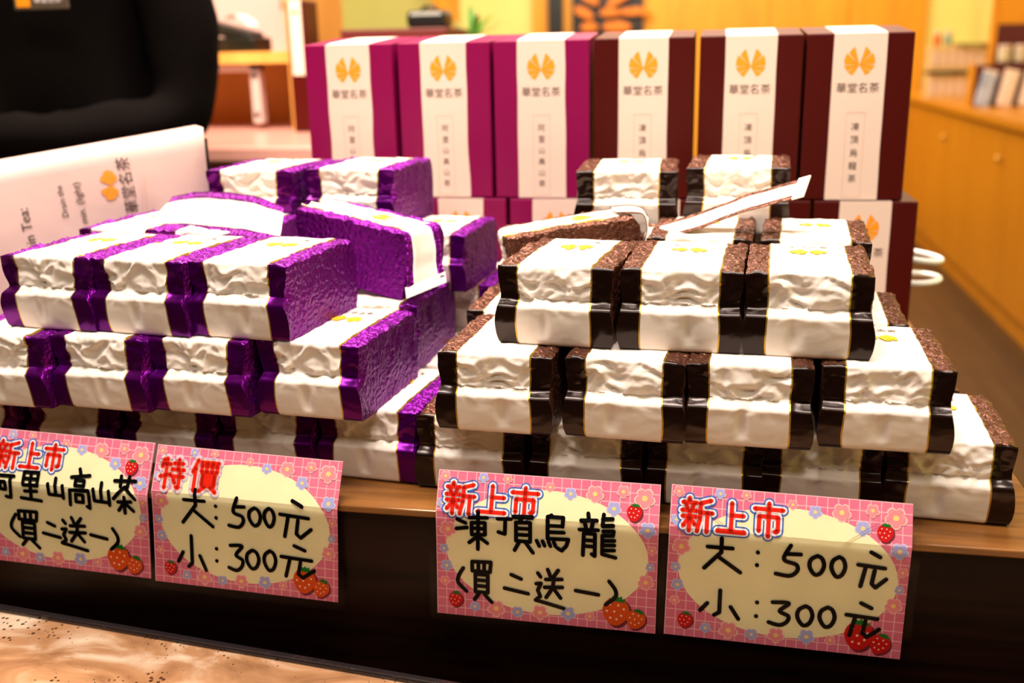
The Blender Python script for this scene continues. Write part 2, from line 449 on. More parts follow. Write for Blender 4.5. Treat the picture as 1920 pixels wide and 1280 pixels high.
# brown, second column
pack('brown', .155, .160, 0, R(-3), label='brown foil tea pack on the tabletop behind the last bottom-row pack by the table end', group='brown tea packs')
pack('brown', .107, .135, H, R(-3), label='brown foil tea pack at middle height, behind the last pack of the row of four', group='brown tea packs')
for i, x in enumerate((-.165, -.070, .020)): pack('brown', x, .140, H, R(-2), label='brown tea pack hidden behind the row of four, %s from the purple packs' % ORD[i], group='brown tea packs')
for i, x in enumerate((-.180, -.085, .062)): pack('brown', x, .160, 0, R(-2), label='brown tea pack hidden behind the bottom row, %s from the purple packs' % ORD[i], group='brown tea packs')
pack('brown', .078, .158, 2*H, R(-4), label='brown foil tea pack behind the top row, nearest the white wire stand', group='brown tea packs')
pack('brown', -.014, .162, 2*H, R(-3), label='brown foil tea pack under the upturned flap of the opened brown pack', group='brown tea packs')
# third column and the two high packs in front of the boxes
ZT = .163
for j in range(3):
    for i, x in enumerate((-.084, .014)): pack('brown', x, .288, j*ZT/3, 0, sz=ZT/3/H, label='brown tea pack beneath the %s high brown pack, %s up from the tabletop' % (ORD[i], ORD[j]), group='brown tea packs')
pack('brown', -.084, .278, ZT, R(2), sx=1.10, label='high brown tea pack against the boxes, on the side towards the purple packs', group='brown tea packs')
pack('brown', .017, .278, ZT+.001, R(-3), sx=1.08, sz=1.04, label='high brown tea pack against the boxes, behind the tip of the upturned flap', group='brown tea packs')
# purple, front face
for i, (x, y, a) in enumerate([(-.270, .046, -5), (-.357, .048, -3), (-.445, .048, -4), (-.536, .049, -2), (-.628, .050, -2)]):
    pack('purple', x, y, 0, R(a), label='purple foil tea pack, %s from the brown packs in the bottom row' % ORD[i], group='purple tea packs')
for i, (x, y, a) in enumerate([(-.304, .020, -5), (-.395, .016, -5), (-.480, .015, -5), (-.566, .012, -3)]):
    pack('purple', x, y, H, R(a), label='purple foil tea pack, %s from the brown packs in the middle row of four' % ORD[i], group='purple tea packs', tab=(i == 0))
for i, (x, y, a) in enumerate([(-.359, .024, -6), (-.444, .026, -6), (-.528, .032, -6)]):
    pack('purple', x, y, 2*H, R(a), label='purple foil tea pack, %s from the brown packs in the top front row' % ORD[i], group='purple tea packs', tab=(i == 0))
# purple, second column
pack('purple', -.298, .150, H, R(-2), label='purple foil tea pack at middle height behind the row of four, beside the brown stack', group='purple tea packs', tab=True)
for i, x in enumerate((-.390, -.480, -.568)): pack('purple', x, .150, H, R(-2), label='purple tea pack hidden behind the row of four, %s from the carrier bag' % ORD[2-i], group='purple tea packs')
pack('purple', -.262, .172, 0, R(-3), label='purple foil tea pack on the tabletop, behind the bottom-row pack next to the brown stack', group='purple tea packs')
for i, x in enumerate((-.352, -.445, -.540)): pack('purple', x, .172, 0, R(-2), label='purple tea pack hidden behind the bottom row, %s from the carrier bag' % ORD[2-i], group='purple tea packs')
pack('purple', -.455, .158, 2*H, R(-5), label='purple foil tea pack behind the top row, under the loose flap', group='purple tea packs')
pack('purple', -.543, .164, 2*H, R(-5), label='purple foil tea pack behind the top row, nearest the white carrier bag', group='purple tea packs')
# purple, third column
pack('purple', -.246, .300, 0, R(-3), label='purple foil tea pack at table height, farthest back beside the brown stack', group='purple tea packs')
pack('purple', -.262, .300, H, R(-3), sz=.78, label='purple foil tea pack hidden beneath the pack that overhangs beside the boxes', group='purple tea packs')
pack('purple', -.279, .258, ZT*2/3, R(-3), sz=ZT/3/H*1.04, label='purple foil tea pack beside the boxes with its side towards the brown packs', group='purple tea packs')
for j in range(3):
    for i, x in enumerate((-.372, -.468)):
        pack('purple', x, .288, j*ZT/3, 0, sz=ZT/3/H, label='purple tea pack beneath the %s high purple pack, %s up from the tabletop' % (ORD[1-i], ORD[j]), group='purple tea packs')
pack('purple', -.358, .280, ZT+.001, R(-3), sx=1.10, label='high purple tea pack in front of the purple gift boxes', group='purple tea packs')
pack('purple', -.462, .275, ZT, R(-3), sx=1.10, label='high purple tea pack next to the white carrier bag', group='purple tea packs')

# opened packs lying across, with their long foil flaps
def ribbon(name, parent, pts, wdirs, width, foilm, tabs=True):
    """a folded strip of bag foil: white band between coloured edges; pts in parent space"""
    pts = [Vector(p) for p in pts]; N = 10; C = []; D = []
    for i in range(len(pts)-1):
        a, b_, c, d = pts[max(0, i-1)], pts[i], pts[i+1], pts[min(len(pts)-1, i+2)]
        for k in range(N):
            t = k/N
            C.append(.5*((2*b_)+(c-a)*t+(2*a-5*b_+4*c-d)*t*t+(3*b_-a-3*c+d)*t**3))
            D.append(Vector(wdirs[i]).lerp(Vector(wdirs[i+1]), t).normalized())
    C.append(pts[-1]); D.append(Vector(wdirs[-1]).normalized())
    def strip(u0, u1, nu, th):
        v = []; f = []; n = nu+1
        for i, (c, d) in enumerate(zip(C, D)):
            tg = (C[min(i+1, len(C)-1)]-C[max(i-1, 0)]).normalized(); nr = tg.cross(d).normalized()
            for s_ in (0, 1):
                for k in range(n):
                    u = (u0+(u1-u0)*k/nu)*width
                    wob = .0011*noise.noise((c+d*u)*60)
                    v.append((c+d*u+nr*(wob+(th if s_ else -th)))[:])
        m_ = 2*n
        for i in range(len(C)-1):
            for k in range(nu):
                f.append((i*m_+k, i*m_+k+1, (i+1)*m_+k+1, (i+1)*m_+k)); f.append((i*m_+n+k, (i+1)*m_+n+k, (i+1)*m_+n+k+1, i*m_+n+k+1))
            for k in (0, nu):
                f.append((i*m_+k, (i+1)*m_+k, (i+1)*m_+n+k, i*m_+n+k))
        return v, f
    v, f = strip(-.32, .32, 6, .0004); fl = link(name, pydata(name, v, f), M_white, parent, True)
    mb = MB()
    for a, b_ in ((-.5, -.32), (.32, .5)): mb.add(*strip(a, b_, 3, .0003))
    mb.build('flap_border', foilm, fl, True)
    if tabs:
        e, d = C[-1], D[-1]; tg = (C[-1]-C[-3]).normalized(); nr = tg.cross(d).normalized()
        v = [(e+d*(a*width*.53)+tg*t+nr*z)[:] for z in (-.0007, .0007) for a, t in ((-1, -.004), (1, -.004), (1, .006), (-1, .006))]
        MB().add(v, [(0, 3, 2, 1), (4, 5, 6, 7), (0, 1, 5, 4), (1, 2, 6, 5), (2, 3, 7, 6), (3, 0, 4, 7)]).build('seal_tab', M_plast, fl)
    return fl
def lying_pack(kind, A, B, zt, label, sy=.70):
    """pack whose long side runs from A to B (points of its near top edge)"""
    A, B = Vector(A), Vector(B); d = B-A; L = d.length
    ex = d.normalized(); side = Vector((0, 0, 1)).cross(ex).normalized(); up = ex.cross(side).normalized()
    o = pack(kind, 0, 0, 0, label=label, group='opened tea packs')
    # local +y runs along ex, local +x points away from the near side
    s_ = Vector((L/PL, 1, 1)); wx = sy
    rot = Matrix((-side, ex, up)).transposed().to_4x4()      # local x towards the viewer
    o.matrix_world = Matrix.Identity(4)
    org = A+side*(PW*wx/2)-up*PH
    o.matrix_world = Matrix.Translation(org+Vector((0, 0, TZ))) @ rot @ Matrix.Diagonal((wx, L/PL, 1, 1))
    return o
def unscaled(o): return o.matrix_world.inverted()
po = lying_pack('purple', (-.384, .202, .199), (-.263, .163, .181), 0, 'opened purple tea pack lying across the stack with its flap hanging down')
inv = unscaled(po)
def loc(o, pts): 
    inv = o.matrix_world.inverted(); return [inv @ Vector((p[0], p[1], p[2]+TZ)) for p in pts]
def locd(o, ds):
    inv = o.matrix_world.inverted().to_3x3(); return [inv @ Vector(d) for d in ds]
def world_ribbon(name, o, pts, ds, width, foilm, tabs=True):
    fl = ribbon(name, None, [Vector((p[0], p[1], p[2]+TZ)) for p in pts], ds, width, foilm, tabs)
    fl.parent = o; fl.matrix_parent_inverse = o.matrix_world.inverted()
    return fl
world_ribbon('flap', po, [(-.272, .188, .183), (-.258, .183, .1815), (-.2535, .178, .165), (-.2525, .173, .150), (-.250, .168, .137)],
             [(.30, .95, .02), (.36, .93, .05), (.42, .9, .08), (.46, .88, .10), (.5, .85, .12)], .046, M_pur)
bo = lying_pack('brown', (-.181, .168, .178), (-.066, .200, .194), 0, 'opened brown tea pack lying across the stack with its flap standing up')
world_ribbon('flap', bo, [(-.090, .222, .1955), (-.067, .218, .196), (-.060, .210, .186), (-.057, .203, .1775), (-.020, .200, .189), (.024, .200, .206), (.067, .200, .219)],
             [(-.3, .95, .02), (-.2, .97, .05), (-.05, .9, .3), (.1, .9, .35), (.2, .92, .33), (.2, .92, .33), (.2, .92, .33)], .036, M_brn)
# loose flap lying on the purple top row, from the pack behind
lf = [o for o in bpy.data.objects if o.name.startswith('tea_pack') and o.get('label', '').endswith('under the loose flap')][0]
bpy.context.view_layer.update()
world_ribbon('flap', lf, [(-.535, .226, .187), (-.505, .222, .191), (-.465, .203, .193), (-.420, .182, .193), (-.378, .160, .189)],
             [(-.1, .93, .30), (-.1, .93, .34), (-.15, .9, .36), (-.2, .88, .32), (-.3, .88, .25)], .078, M_pur, False)

# ------------------------------------------------------------------ gift boxes
BW, BH, BD = .1075, .172, .10
def wavy_strip(hw, amp, seed, SL):
    """paper sleeve round the box: front, sloping top, back"""
    off = .0007; pts = []
    for i in range(15): pts.append((-off, BH*i/14*.997+.0003))
    for i in range(1, 6): pts.append((BD*i/6, BH+SL*i/6+off))
    for i in range(0, 4): pts.append((BD+off, (BH+SL)*(1-i/3)+.0003))
    v = []; f = []
    for i, (y, z) in enumerate(pts):
        wv = amp*(noise.noise(Vector((z*22, seed, 0)))+.9*max(0, 1-z/.05)*(.5+.5*noise.noise(Vector((seed, 3, 1)))))
        for s_ in (0, 1):
            ins = .0006*s_
            yy = y+ins if i < 15 else (y if i < 20 else y-ins); zz = z-ins if 15 <= i < 20 else z
            v += [(-hw-wv*.6, yy, zz), (hw+wv, yy, zz)]
    for i in range(len(pts)-1):
        a = i*4; b_ = a+4
        f += [(a, a+1, b_+1, b_), (a, b_, b_+2, a+2), (a+1, a+3, b_+3, b_+1)]
    return pydata('strip', v, f)
def wedge_box(SL):
    bm = bmesh.new(); bmesh.ops.create_cube(bm, size=1)
    for v in bm.verts:
        x, y, z = v.co.x*BW*.992, (v.co.y+.5)*BD, (v.co.z+.5)*BH
        if v.co.z > 0 and v.co.y > 0: z += SL
        v.co = (x, y, z)
    bmesh.ops.bevel(bm, geom=bm.edges[:], offset=.0013, segments=2, profile=.5, affect='EDGES')
    me = bpy.data.meshes.new('box'); bm.to_mesh(me); bm.free(); return me
BOXME = {(k, t): wedge_box(t) for k in ('purple', 'brown') for t in (0, .0085)}
EMB = pydata('emblem', *emblem_mesh(.0190, lambda x, y: (x, -.0009, .140+y)))
def flat_text(s, width=None, height=None, vertical=False):
    if not vertical:
        tv, tf, tw, th = text_mesh(s, 2); k = width/tw
        return [(p.x*k, p.y*k) for p in tv], tf
    v = []; f = []; n = len(s); step = height/n
    for i, ch in enumerate(s):
        tv, tf, tw, th = text_mesh(ch, 2); k = step*.62/max(tw, th); b_ = len(v)
        v += [(p.x*k, p.y*k+height/2-step*(i+.5)) for p in tv]; f += [tuple(q+b_ for q in t) for t in tf]
    return v, f
tv, tf = flat_text('華堂名茶', .043); BRAND = pydata('brand', [(x, -.0009, .117+y) for x, y in tv], tf)
VT = {}
for k, s_ in (('purple', '阿里山高山茶'), ('brown', '凍頂烏龍茶')):
    hh = .074 if k == 'purple' else .068
    tv, tf = flat_text(s_, height=hh, vertical=True); VT[k] = pydata('vertical_'+k, [(x, -.0009, .084-hh/2+y) for x, y in tv], tf)
mb = MB(); 
for a in ((-.0095, -.0091, .003, .092), (.0091, .0095, .003, .092), (-.0095, .0095, .0916, .092), (-.0095, .0095, .003, .0034)):
    mb.box(a[0], a[1], -.00095, -.0007, a[2], a[3])
FRAME = pydata('frame', mb.v, mb.f)
def gift_box(kind, x, y, z, yaw, label, seed, SL):
    o = tag(empty('gift_box', (x, y, TZ+z), R(yaw)), label, 'gift box', 'tea gift boxes')
    link('box_body', BOXME[(kind, SL)], M_boxp if kind == 'purple' else M_boxb, o)
    st = link('paper_strip', wavy_strip(.0265, .0016 if kind == 'purple' else .0005, seed, SL), M_strip, o)
    link('emblem', EMB, M_logo, st); link('brand_writing', BRAND, M_ink, st)
    link('tea_name_writing', VT[kind], M_ink, st); link('name_frame', FRAME, M_line, st)
    return o
YBOX = .466
up = ['purple', 'purple', 'purple', 'brown', 'brown', 'brown']
near = ['next to the carrier bag', 'second from the carrier bag', 'touching the oxblood boxes', 'touching the purple boxes', 'middle of the three', 'at the table end']
XU = [-.4185, -.3065, -.1955, -.0835, .0295, .1395]
for i, k in enumerate(up):
    gift_box(k, XU[i], YBOX, BH+.001, [-3, -1.5, 1, 0, 0, 1][i], 'upright %s gift box with white strip in the upper tier, %s' % ('purple' if k == 'purple' else 'oxblood red', near[i]), i+.3, .0085)
for i, k in enumerate(up):
    gift_box(k, XU[i]+.016, YBOX-.004, 0, 0, '%s gift box with white strip in the lower tier, %s' % ('purple' if k == 'purple' else 'oxblood red', near[i]), i+9.3, 0)

# ------------------------------------------------------------------ price cards
GLYPH = {
'新': 'D25,0 25,8;5,14 48,14;15,20 19,32;38,20 34,32;3,38 50,38;5,56 48,56;27,38 27,98;25,60 8,85;29,60 45,80;92,4 60,14;60,14 60,60 52,98;60,42 98,42;82,42 82,98',
'上': '50,3 50,92;50,42 90,42;5,93 95,93',
'市': '50,0 50,14;5,18 95,18;20,40 20,85;20,40 80,40 80,82 70,84;50,20 50,98',
'特': '14,5 8,30;10,20 42,20;26,2 26,98;4,62 44,52;55,16 92,16;73,2 73,36;48,36 98,36;48,58 98,58;82,44 82,95 72,92;58,68 66,80',
'價': '20,2 4,40;14,28 14,98;32,8 98,8;36,18 36,38 94,38 94,18 36,18;55,8 55,38;75,8 75,38;42,46 42,80 88,80 88,46 42,46;42,57 88,57;42,69 88,69;54,84 34,98;76,84 96,98',
'凍': '5,22 30,30;2,47 34,42;42,15 95,12;68,0 66,98;48,28 48,60 88,58 88,26 48,28;48,43 88,42;64,65 40,82;70,65 95,80',
'頂': '0,10 38,8;22,10 20,50 2,46;45,2 98,0;70,2 62,14;52,16 52,66 92,66 92,14 52,16;52,32 92,31;52,49 92,48;60,70 48,92;80,70 100,95',
'烏': '46,0 36,6;35,4 35,62;35,4 82,4 80,26;35,26 80,25;35,44 84,42;35,62 98,60 92,78 78,92 66,86;2,70 10,84;20,70 26,82;38,70 44,82;54,70 60,82',
'龍': '22,0 24,10;4,16 46,14;14,20 18,32;36,18 32,32;0,36 50,34;12,44 10,96;12,44 42,44 42,96 34,92;12,60 42,60;12,74 42,74;64,0 62,24 90,22;62,10 88,8;64,36 92,34 90,45 62,46 62,90 98,96;64,58 94,56;64,69 94,67;64,81 94,79',
'買': '8,2 8,26 88,26 92,0 8,2;36,2 36,26;62,2 62,26;22,34 22,80;22,34 78,34 78,80 22,80;22,49 78,49;22,64 78,64;38,84 18,100;62,84 96,104',
'二': '28,0 70,20;0,80 100,100', '一': '0,20 100,80',
'送': '45,0 56,20;84,0 66,20;38,28 98,24;34,50 100,46;68,26 64,50 40,78;68,52 94,76;8,12 18,22;2,42 20,40 8,60 18,76 0,88;0,88 30,92 106,104',
'(': 'S60,0 15,35 10,65 90,100', ')': 'S30,0 85,35 85,65 5,100',
'阿': '4,2 4,98;4,4 26,6 14,28 26,46 8,54;34,10 98,8;46,32 46,60 66,60 66,32 46,32;86,10 84,90 66,88',
'里': '15,2 15,46 85,44 85,0 15,2;15,24 85,23;50,2 50,92;20,68 80,64;0,94 100,98',
'山': '48,0 50,78;6,32 10,84 94,86;92,34 94,98',
'高': '42,0 50,14;8,22 92,14;30,28 30,42 70,42 70,28 30,28;6,54 4,94;6,54 94,52 96,98 84,94;32,64 32,84 66,84 66,64 32,64',
'茶': '0,14 96,10;28,0 30,28;66,0 62,28;50,28 0,62;52,30 100,58;20,70 80,66;50,54 50,100;46,72 22,94;54,72 90,92',
'大': '10,29 76,28;46,0 47,42 4,94;42,58 100,98', '小': '50,0 51,82 38,94;18,52 0,82;80,58 102,100',
'元': '40,0 72,12;0,38 92,42;26,44 14,98;58,50 52,88 66,98 100,72',
'5': 'S55,0 30,46 84,60 90,80 60,98 0,95;45,28 100,26', '3': 'S12,6 88,4 48,40 90,58 84,84 50,100 0,92',
'0': 'S50,0 8,22 2,60 40,98 80,88 100,48 82,12 50,0', ':': '50,0 50,2;50,98 50,100'}
def smooth_poly(p, n=6):
    out = []
    for i in range(len(p)-1):
        a, b_, c, d = p[max(0, i-1)], p[i], p[i+1], p[min(len(p)-1, i+2)]
        for k in range(n):
            t = k/n
            out.append(tuple(.5*((2*b_[j])+(c[j]-a[j])*t+(2*a[j]-5*b_[j]+4*c[j]-d[j])*t*t+(3*b_[j]-a[j]-3*c[j]+d[j])*t**3) for j in (0, 1)))
    out.append(p[-1]); return out
def glyph_strokes(ch):
    s_ = GLYPH[ch]; sm = s_[0] == 'S'
    if s_[0] in 'SD': s_ = s_[1:]
    out = []
    for i, st in enumerate(s_.split(';')):
        p = [tuple(float(v) for v in q.split(',')) for q in st.split()]
        out.append(smooth_poly(p) if (sm and len(p) > 2) else p)
    return out
class Flat:
    """2-D print on a card: x right, y down, metres"""
    def __init__(s): s.v = []; s.f = []
    def poly(s, pts, c=None):
        b_ = len(s.v)
        if c is None: c = (sum(p[0] for p in pts)/len(pts), sum(p[1] for p in pts)/len(pts))
        s.v += [c]+list(pts); n = len(pts)
        s.f += [(b_, b_+1+i, b_+1+(i+1) % n) for i in range(n)]
    def disc(s, x, y, rx_, ry_=None, n=12, a0=0):
        ry_ = ry_ or rx_; s.poly([(x+rx_*math.cos(a0+2*math.pi*i/n), y+ry_*math.sin(a0+2*math.pi*i/n)) for i in range(n)], (x, y))
    def stroke(s, p, w_):
        for x, y in p: s.disc(x, y, w_/2, n=10)
        for (ax, ay), (bx, by) in zip(p[:-1], p[1:]):
            dx, dy = bx-ax, by-ay; l = math.hypot(dx, dy) or 1e-9; nx, ny = -dy/l*w_/2, dx/l*w_/2
            b_ = len(s.v); s.v += [(ax+nx, ay+ny), (bx+nx, by+ny), (bx-nx, by-ny), (ax-nx, ay-ny)]; s.f.append((b_, b_+1, b_+2, b_+3))
def grid_card_mat():
    m = mat('pink_card', (222, 98, 128), .55, spec=.15); nt = m.node_tree; b_ = nt.nodes['Principled BSDF']
    uv = nt.nodes.new('ShaderNodeUVMap'); sep = nt.nodes.new('ShaderNodeSeparateXYZ'); nt.links.new(uv.outputs[0], sep.inputs[0])
    outs = []
    for k in (0, 1):
        a = nt.nodes.new('ShaderNodeMath'); a.operation = 'FRACT'; nt.links.new(sep.outputs[k], a.inputs[0])
        c = nt.nodes.new('ShaderNodeMath'); c.operation = 'LESS_THAN'; c.inputs[1].default_value = .09; nt.links.new(a.outputs[0], c.inputs[0]); outs.append(c)
    mxx = nt.nodes.new('ShaderNodeMath'); mxx.operation = 'MAXIMUM'
    nt.links.new(outs[0].outputs[0], mxx.inputs[0]); nt.links.new(outs[1].outputs[0], mxx.inputs[1])
    n_ = nt.nodes.new('ShaderNodeTexNoise'); n_.inputs['Scale'].default_value = 18; tc_ = [q for q in nt.nodes if q.type == 'TEX_COORD'][0]
    nt.links.new(tc_.outputs['Object'], n_.inputs['Vector'])
    c1 = nt.nodes.new('ShaderNodeMixRGB'); c1.inputs[1].default_value = (*lin((222, 100, 136)), 1); c1.inputs[2].default_value = (*lin((238, 140, 162)), 1)
    nt.links.new(n_.outputs['Fac'], c1.inputs[0])
    c2 = nt.nodes.new('ShaderNodeMixRGB'); c2.inputs[2].default_value = (*lin((252, 192, 196)), 1)
    nt.links.new(mxx.outputs[0], c2.inputs[0]); nt.links.new(c1.outputs[0], c2.inputs[1]); nt.links.new(c2.outputs[0], b_.inputs['Base Color'])
    return m
def ink(name, c): return mat(name, c, .6, spec=.12, bump=(300, .04, .0002))
M_card = grid_card_mat(); M_oval = mat('pale_yellow_print', (252, 240, 192), .6, spec=.12, vary=.05, vscale=25)
M_fpink = ink('flower_pink', (246, 150, 158)); M_fout = ink('flower_outline', (255, 204, 196)); M_fblue = ink('flower_blue', (176, 176, 226))
M_fblo = ink('flower_blue_outline', (216, 204, 232)); M_fc = ink('flower_centre', (255, 216, 130))
M_sred = ink('berry_red', (212, 24, 24)); M_sor = ink('berry_orange', (226, 84, 20)); M_sleaf = ink('berry_leaf', (20, 120, 40)); M_seed = ink('berry_seed', (255, 216, 196))
M_sshad = ink('berry_print_shadow', (120, 44, 60)); M_tred = ink('title_red', (232, 36, 16)); M_twh = ink('title_white', (250, 240, 240)); M_tbl = ink('title_blue', (70, 110, 196))
def sleeve_mat():
    m = bpy.data.materials.new('clear_sleeve'); m.use_nodes = True; nt = m.node_tree; nt.nodes.remove(nt.nodes['Principled BSDF'])
    out = nt.nodes['Material Output']; t = nt.nodes.new('ShaderNodeBsdfTransparent'); g = nt.nodes.new('ShaderNodeBsdfGlossy'); g.inputs['Roughness'].default_value = .08
    t.inputs[0].default_value = (.97, .97, .97, 1)
    fr = nt.nodes.new('ShaderNodeFresnel'); fr.inputs[0].default_value = 1.16; mx_ = nt.nodes.new('ShaderNodeMixShader')
    nz = nt.nodes.new('ShaderNodeTexNoise'); nz.inputs['Scale'].default_value = 30; tc_ = nt.nodes.new('ShaderNodeTexCoord'); bp = nt.nodes.new('ShaderNodeBump')
    bp.inputs['Strength'].default_value = .25; bp.inputs['Distance'].default_value = .003
    nt.links.new(tc_.outputs['Object'], nz.inputs['Vector']); nt.links.new(nz.outputs['Fac'], bp.inputs['Height']); nt.links.new(bp.outputs[0], g.inputs['Normal'])
    nt.links.new(fr.outputs[0], mx_.inputs[0]); nt.links.new(t.outputs[0], mx_.inputs[1]); nt.links.new(g.outputs[0], mx_.inputs[2]); nt.links.new(mx_.outputs[0], out.inputs[0])
    return m
M_sleeve = sleeve_mat()
PINK = [(56, 389, 42), (278, 926, 44), (481, 925, 39), (951, 650, 38), (715, 89, 41), (933, 95, 48), (839, 62, 30), (33, 41, 25), (320, 32, 23), (514, 66, 23), (974, 428, 24), (708, 919, 24), (39, 758, 24)]
BLUE = [(209, 36, 25), (607, 99, 30), (802, 173, 35), (953, 293, 39), (36, 529, 24), (48, 650, 30), (179, 926, 26), (378, 937, 29), (609, 914, 37), (968, 543, 21), (28, 216, 26)]
def price_card(CW, x, rot, ztop, zbot, yoff, label, title, hand, corner_berry, flare, berry2):
    CH = ztop+zbot; vf = ztop
    o = tag(empty('price_card', (x, -.0045-yoff, TZ+.0012)), label, 'price card', 'price cards'); o.rotation_euler = (0, R(rot), 0)
    def mp_(u, v, lay):
        xx = u-CW/2; e = v-vf
        if e <= 0:
            a = R(26); c = Vector((xx, -e*math.sin(a), -e*math.cos(a))); nrm = Vector((0, -math.cos(a), math.sin(a)))
        else:
            c = Vector((xx, -flare*(e/.085)**1.5, -e)); nrm = Vector((0, -1, flare*12*.5)).normalized()
        return c+nrm*lay
    def layer(name, fl, lay, m, parent, uvs=False):
        bm = bmesh.new(); vv = [bm.verts.new((p[0], p[1], 0)) for p in fl.v]
        for f in fl.f:
            try: bm.faces.new([vv[i] for i in f])
            except ValueError: pass
        cuts = [vf]+[vf+.02*k for k in range(1, 5)]
        for cv in cuts: bmesh.ops.bisect_plane(bm, geom=bm.verts[:]+bm.edges[:]+bm.faces[:], plane_co=(0, cv, 0), plane_no=(0, 1, 0))
        co = {v: (v.co.x, v.co.y) for v in bm.verts}
        if uvs:
            ul = bm.loops.layers.uv.new('UVMap')
            for f in bm.faces:
                for l in f.loops: l[ul].uv = (l.vert.co.x/.0072, l.vert.co.y/.0072)
        for v in bm.verts: v.co = mp_(v.co.x, v.co.y, lay)
        bmesh.ops.recalc_face_normals(bm, faces=bm.faces[:])
        me = bpy.data.meshes.new(name); bm.to_mesh(me); bm.free()
        return link(name, me, m, parent)
    U = lambda a: a/1000*CW
    W_ = lambda a: a/1000*CH
    fl = Flat(); fl.v = [(0, 0), (CW, 0), (CW, CH), (0, CH)]; fl.f = [(0, 1, 2, 3)]
    base = layer('card', fl, 0, M_card, o, True)
    mod = base.modifiers.new('thickness', 'SOLIDIFY'); mod.thickness = .0004; mod.offset = 0
    fl = Flat(); fl.disc(U(503), W_(512), U(457), W_(425), 64); layer('oval_print', fl, .0005, M_oval, base)
    def flower(f, x_, y_, r_, k):
        n = 40
        f.poly([(x_+r_*k*(.66+.34*abs(math.cos(2.5*(t-.3)))**.55)*math.cos(t), y_+r_*k*(.66+.34*abs(math.cos(2.5*(t-.3)))**.55)*math.sin(t)) for t in [2*math.pi*i/n for i in range(n)]], (x_, y_))
    for nm, lst, mo, mi in (('pink_flowers_print', PINK, M_fout, M_fpink), ('blue_flowers_print', BLUE, M_fblo, M_fblue)):
        fo, fi, fc = Flat(), Flat(), Flat()
        for a, b_, r_ in lst:
            flower(fo, U(a), W_(b_), U(r_), 1.0); flower(fi, U(a), W_(b_), U(r_), .86); fc.disc(U(a), W_(b_), U(r_)*.26)
        q = layer(nm, fo, .0006, mo, base); layer('petals', fi, .0007, mi, q); layer('centres', fc, .0008, M_fc, q)
    def berry(x_, y_, r_, m_, tilt):
        ca, sa = math.cos(tilt), math.sin(tilt)
        def T(px, py): return (x_+px*ca-py*sa, y_+px*sa+py*ca)
        def outl(k, dx=0, dy=0):
            return [T(dx+r_*k*(.92*math.cos(t)*(1-.22*max(0, math.sin(t)))), dy+r_*k*1.05*math.sin(t)+r_*.08) for t in [2*math.pi*i/28 for i in range(28)]]
        f = Flat(); f.poly(outl(1.03, r_*.16, r_*.1)); sh = layer('berry_shadow_print', f, .0008, M_sshad, base)
        f = Flat(); f.poly(outl(1)); bd = layer('strawberry_print', f, .0009, m_, base)
        f = Flat()
        for sx, sy in ((-.45, -.35), (.1, -.4), (.5, -.2), (-.6, .15), (-.1, .1), (.4, .3), (-.3, .6), (.12, .62)): f.disc(*T(sx*r_, sy*r_), r_*.085, n=8)
        layer('seeds', f, .0010, M_seed, bd)
        f = Flat(); pts = []
        for i in range(12):
            a = math.pi+math.pi*i/11; rr = r_*(.62 if i % 2 else .42); pts.append(T(rr*math.cos(a), -r_*.78+rr*.75*math.sin(a)+(.12*r_)))
        f.poly(pts); layer('leaf', f, .0011, M_sleaf, bd)
    if corner_berry: berry(U(892), W_(185), U(36), M_sred, .1)
    berry(U(89), W_(881), U(36), M_sred, .15)
    berry(U(824), W_(860), U(66), berry2, .12); berry(U(914), W_(905), U(46), berry2, .35)
    # printed headline: blue edge, white edge, red core
    fb, fw, fr = Flat(), Flat(), Flat()
    for ch, cu, cv, du, dv in title:
        for st in glyph_strokes(ch):
            p = [(U(cu+du*(a/100-.5)), W_(cv+dv*(b_/100-.5))) for a, b_ in st]
            fb.stroke(p, .0078); fw.stroke(p, .0056); fr.stroke(p, .0030)
    q = layer('headline_print', fb, .0009, M_tbl if corner_berry else M_fblo, base)
    layer('white_edge', fw, .0010, M_twh if corner_berry else M_fout, q); layer('red_characters', fr, .0011, M_tred, q)
    f = Flat()
    for ch, cu, cv, du, dv in hand:
        for st in glyph_strokes(ch):
            p = [(U(cu+du*(a/100-.5)), W_(cv+dv*(b_/100-.5))) for a, b_ in st]; f.stroke(p, .0030)
    layer('handwriting', f, .0013, M_inkb, base)
    f = Flat(); e = .0055; n = 6; b0 = []
    for (cx, cy, a0) in ((CW+e-.004, -e+.004, -90), (CW+e-.004, CH+e-.004, 0), (-e+.004, CH+e-.004, 90), (-e+.004, -e+.004, 180)):
        b0 += [(cx+.004*math.cos(R(a0+90*i/n)), cy+.004*math.sin(R(a0+90*i/n))) for i in range(n+1)]
    f.poly(b0); layer('plastic_sleeve', f, .0018, M_sleeve, o)
    return o
price_card(.160, -.517, 2.2, .042, .071, .000, 'pink strawberry price card headed new arrival for high mountain tea, partly out of view', 
    [('新', 195, 186, 139, 199), ('上', 328, 177, 116, 193), ('市', 459, 174, 114, 187)],
    [('阿', 184, 416, 152, 195), ('里', 352, 396, 114, 209), ('山', 494, 389, 95, 142), ('高', 627, 377, 118, 282), ('山', 749, 396, 99, 160), ('茶', 875, 387, 118, 264), ('(', 249, 707, 55, 170), ('買', 324, 720, 124, 266), ('二', 455, 711, 97, 106), ('送', 579, 715, 135, 232), ('一', 721, 724, 91, 31), (')', 809, 728, 45, 157)], True, .006, M_sor)
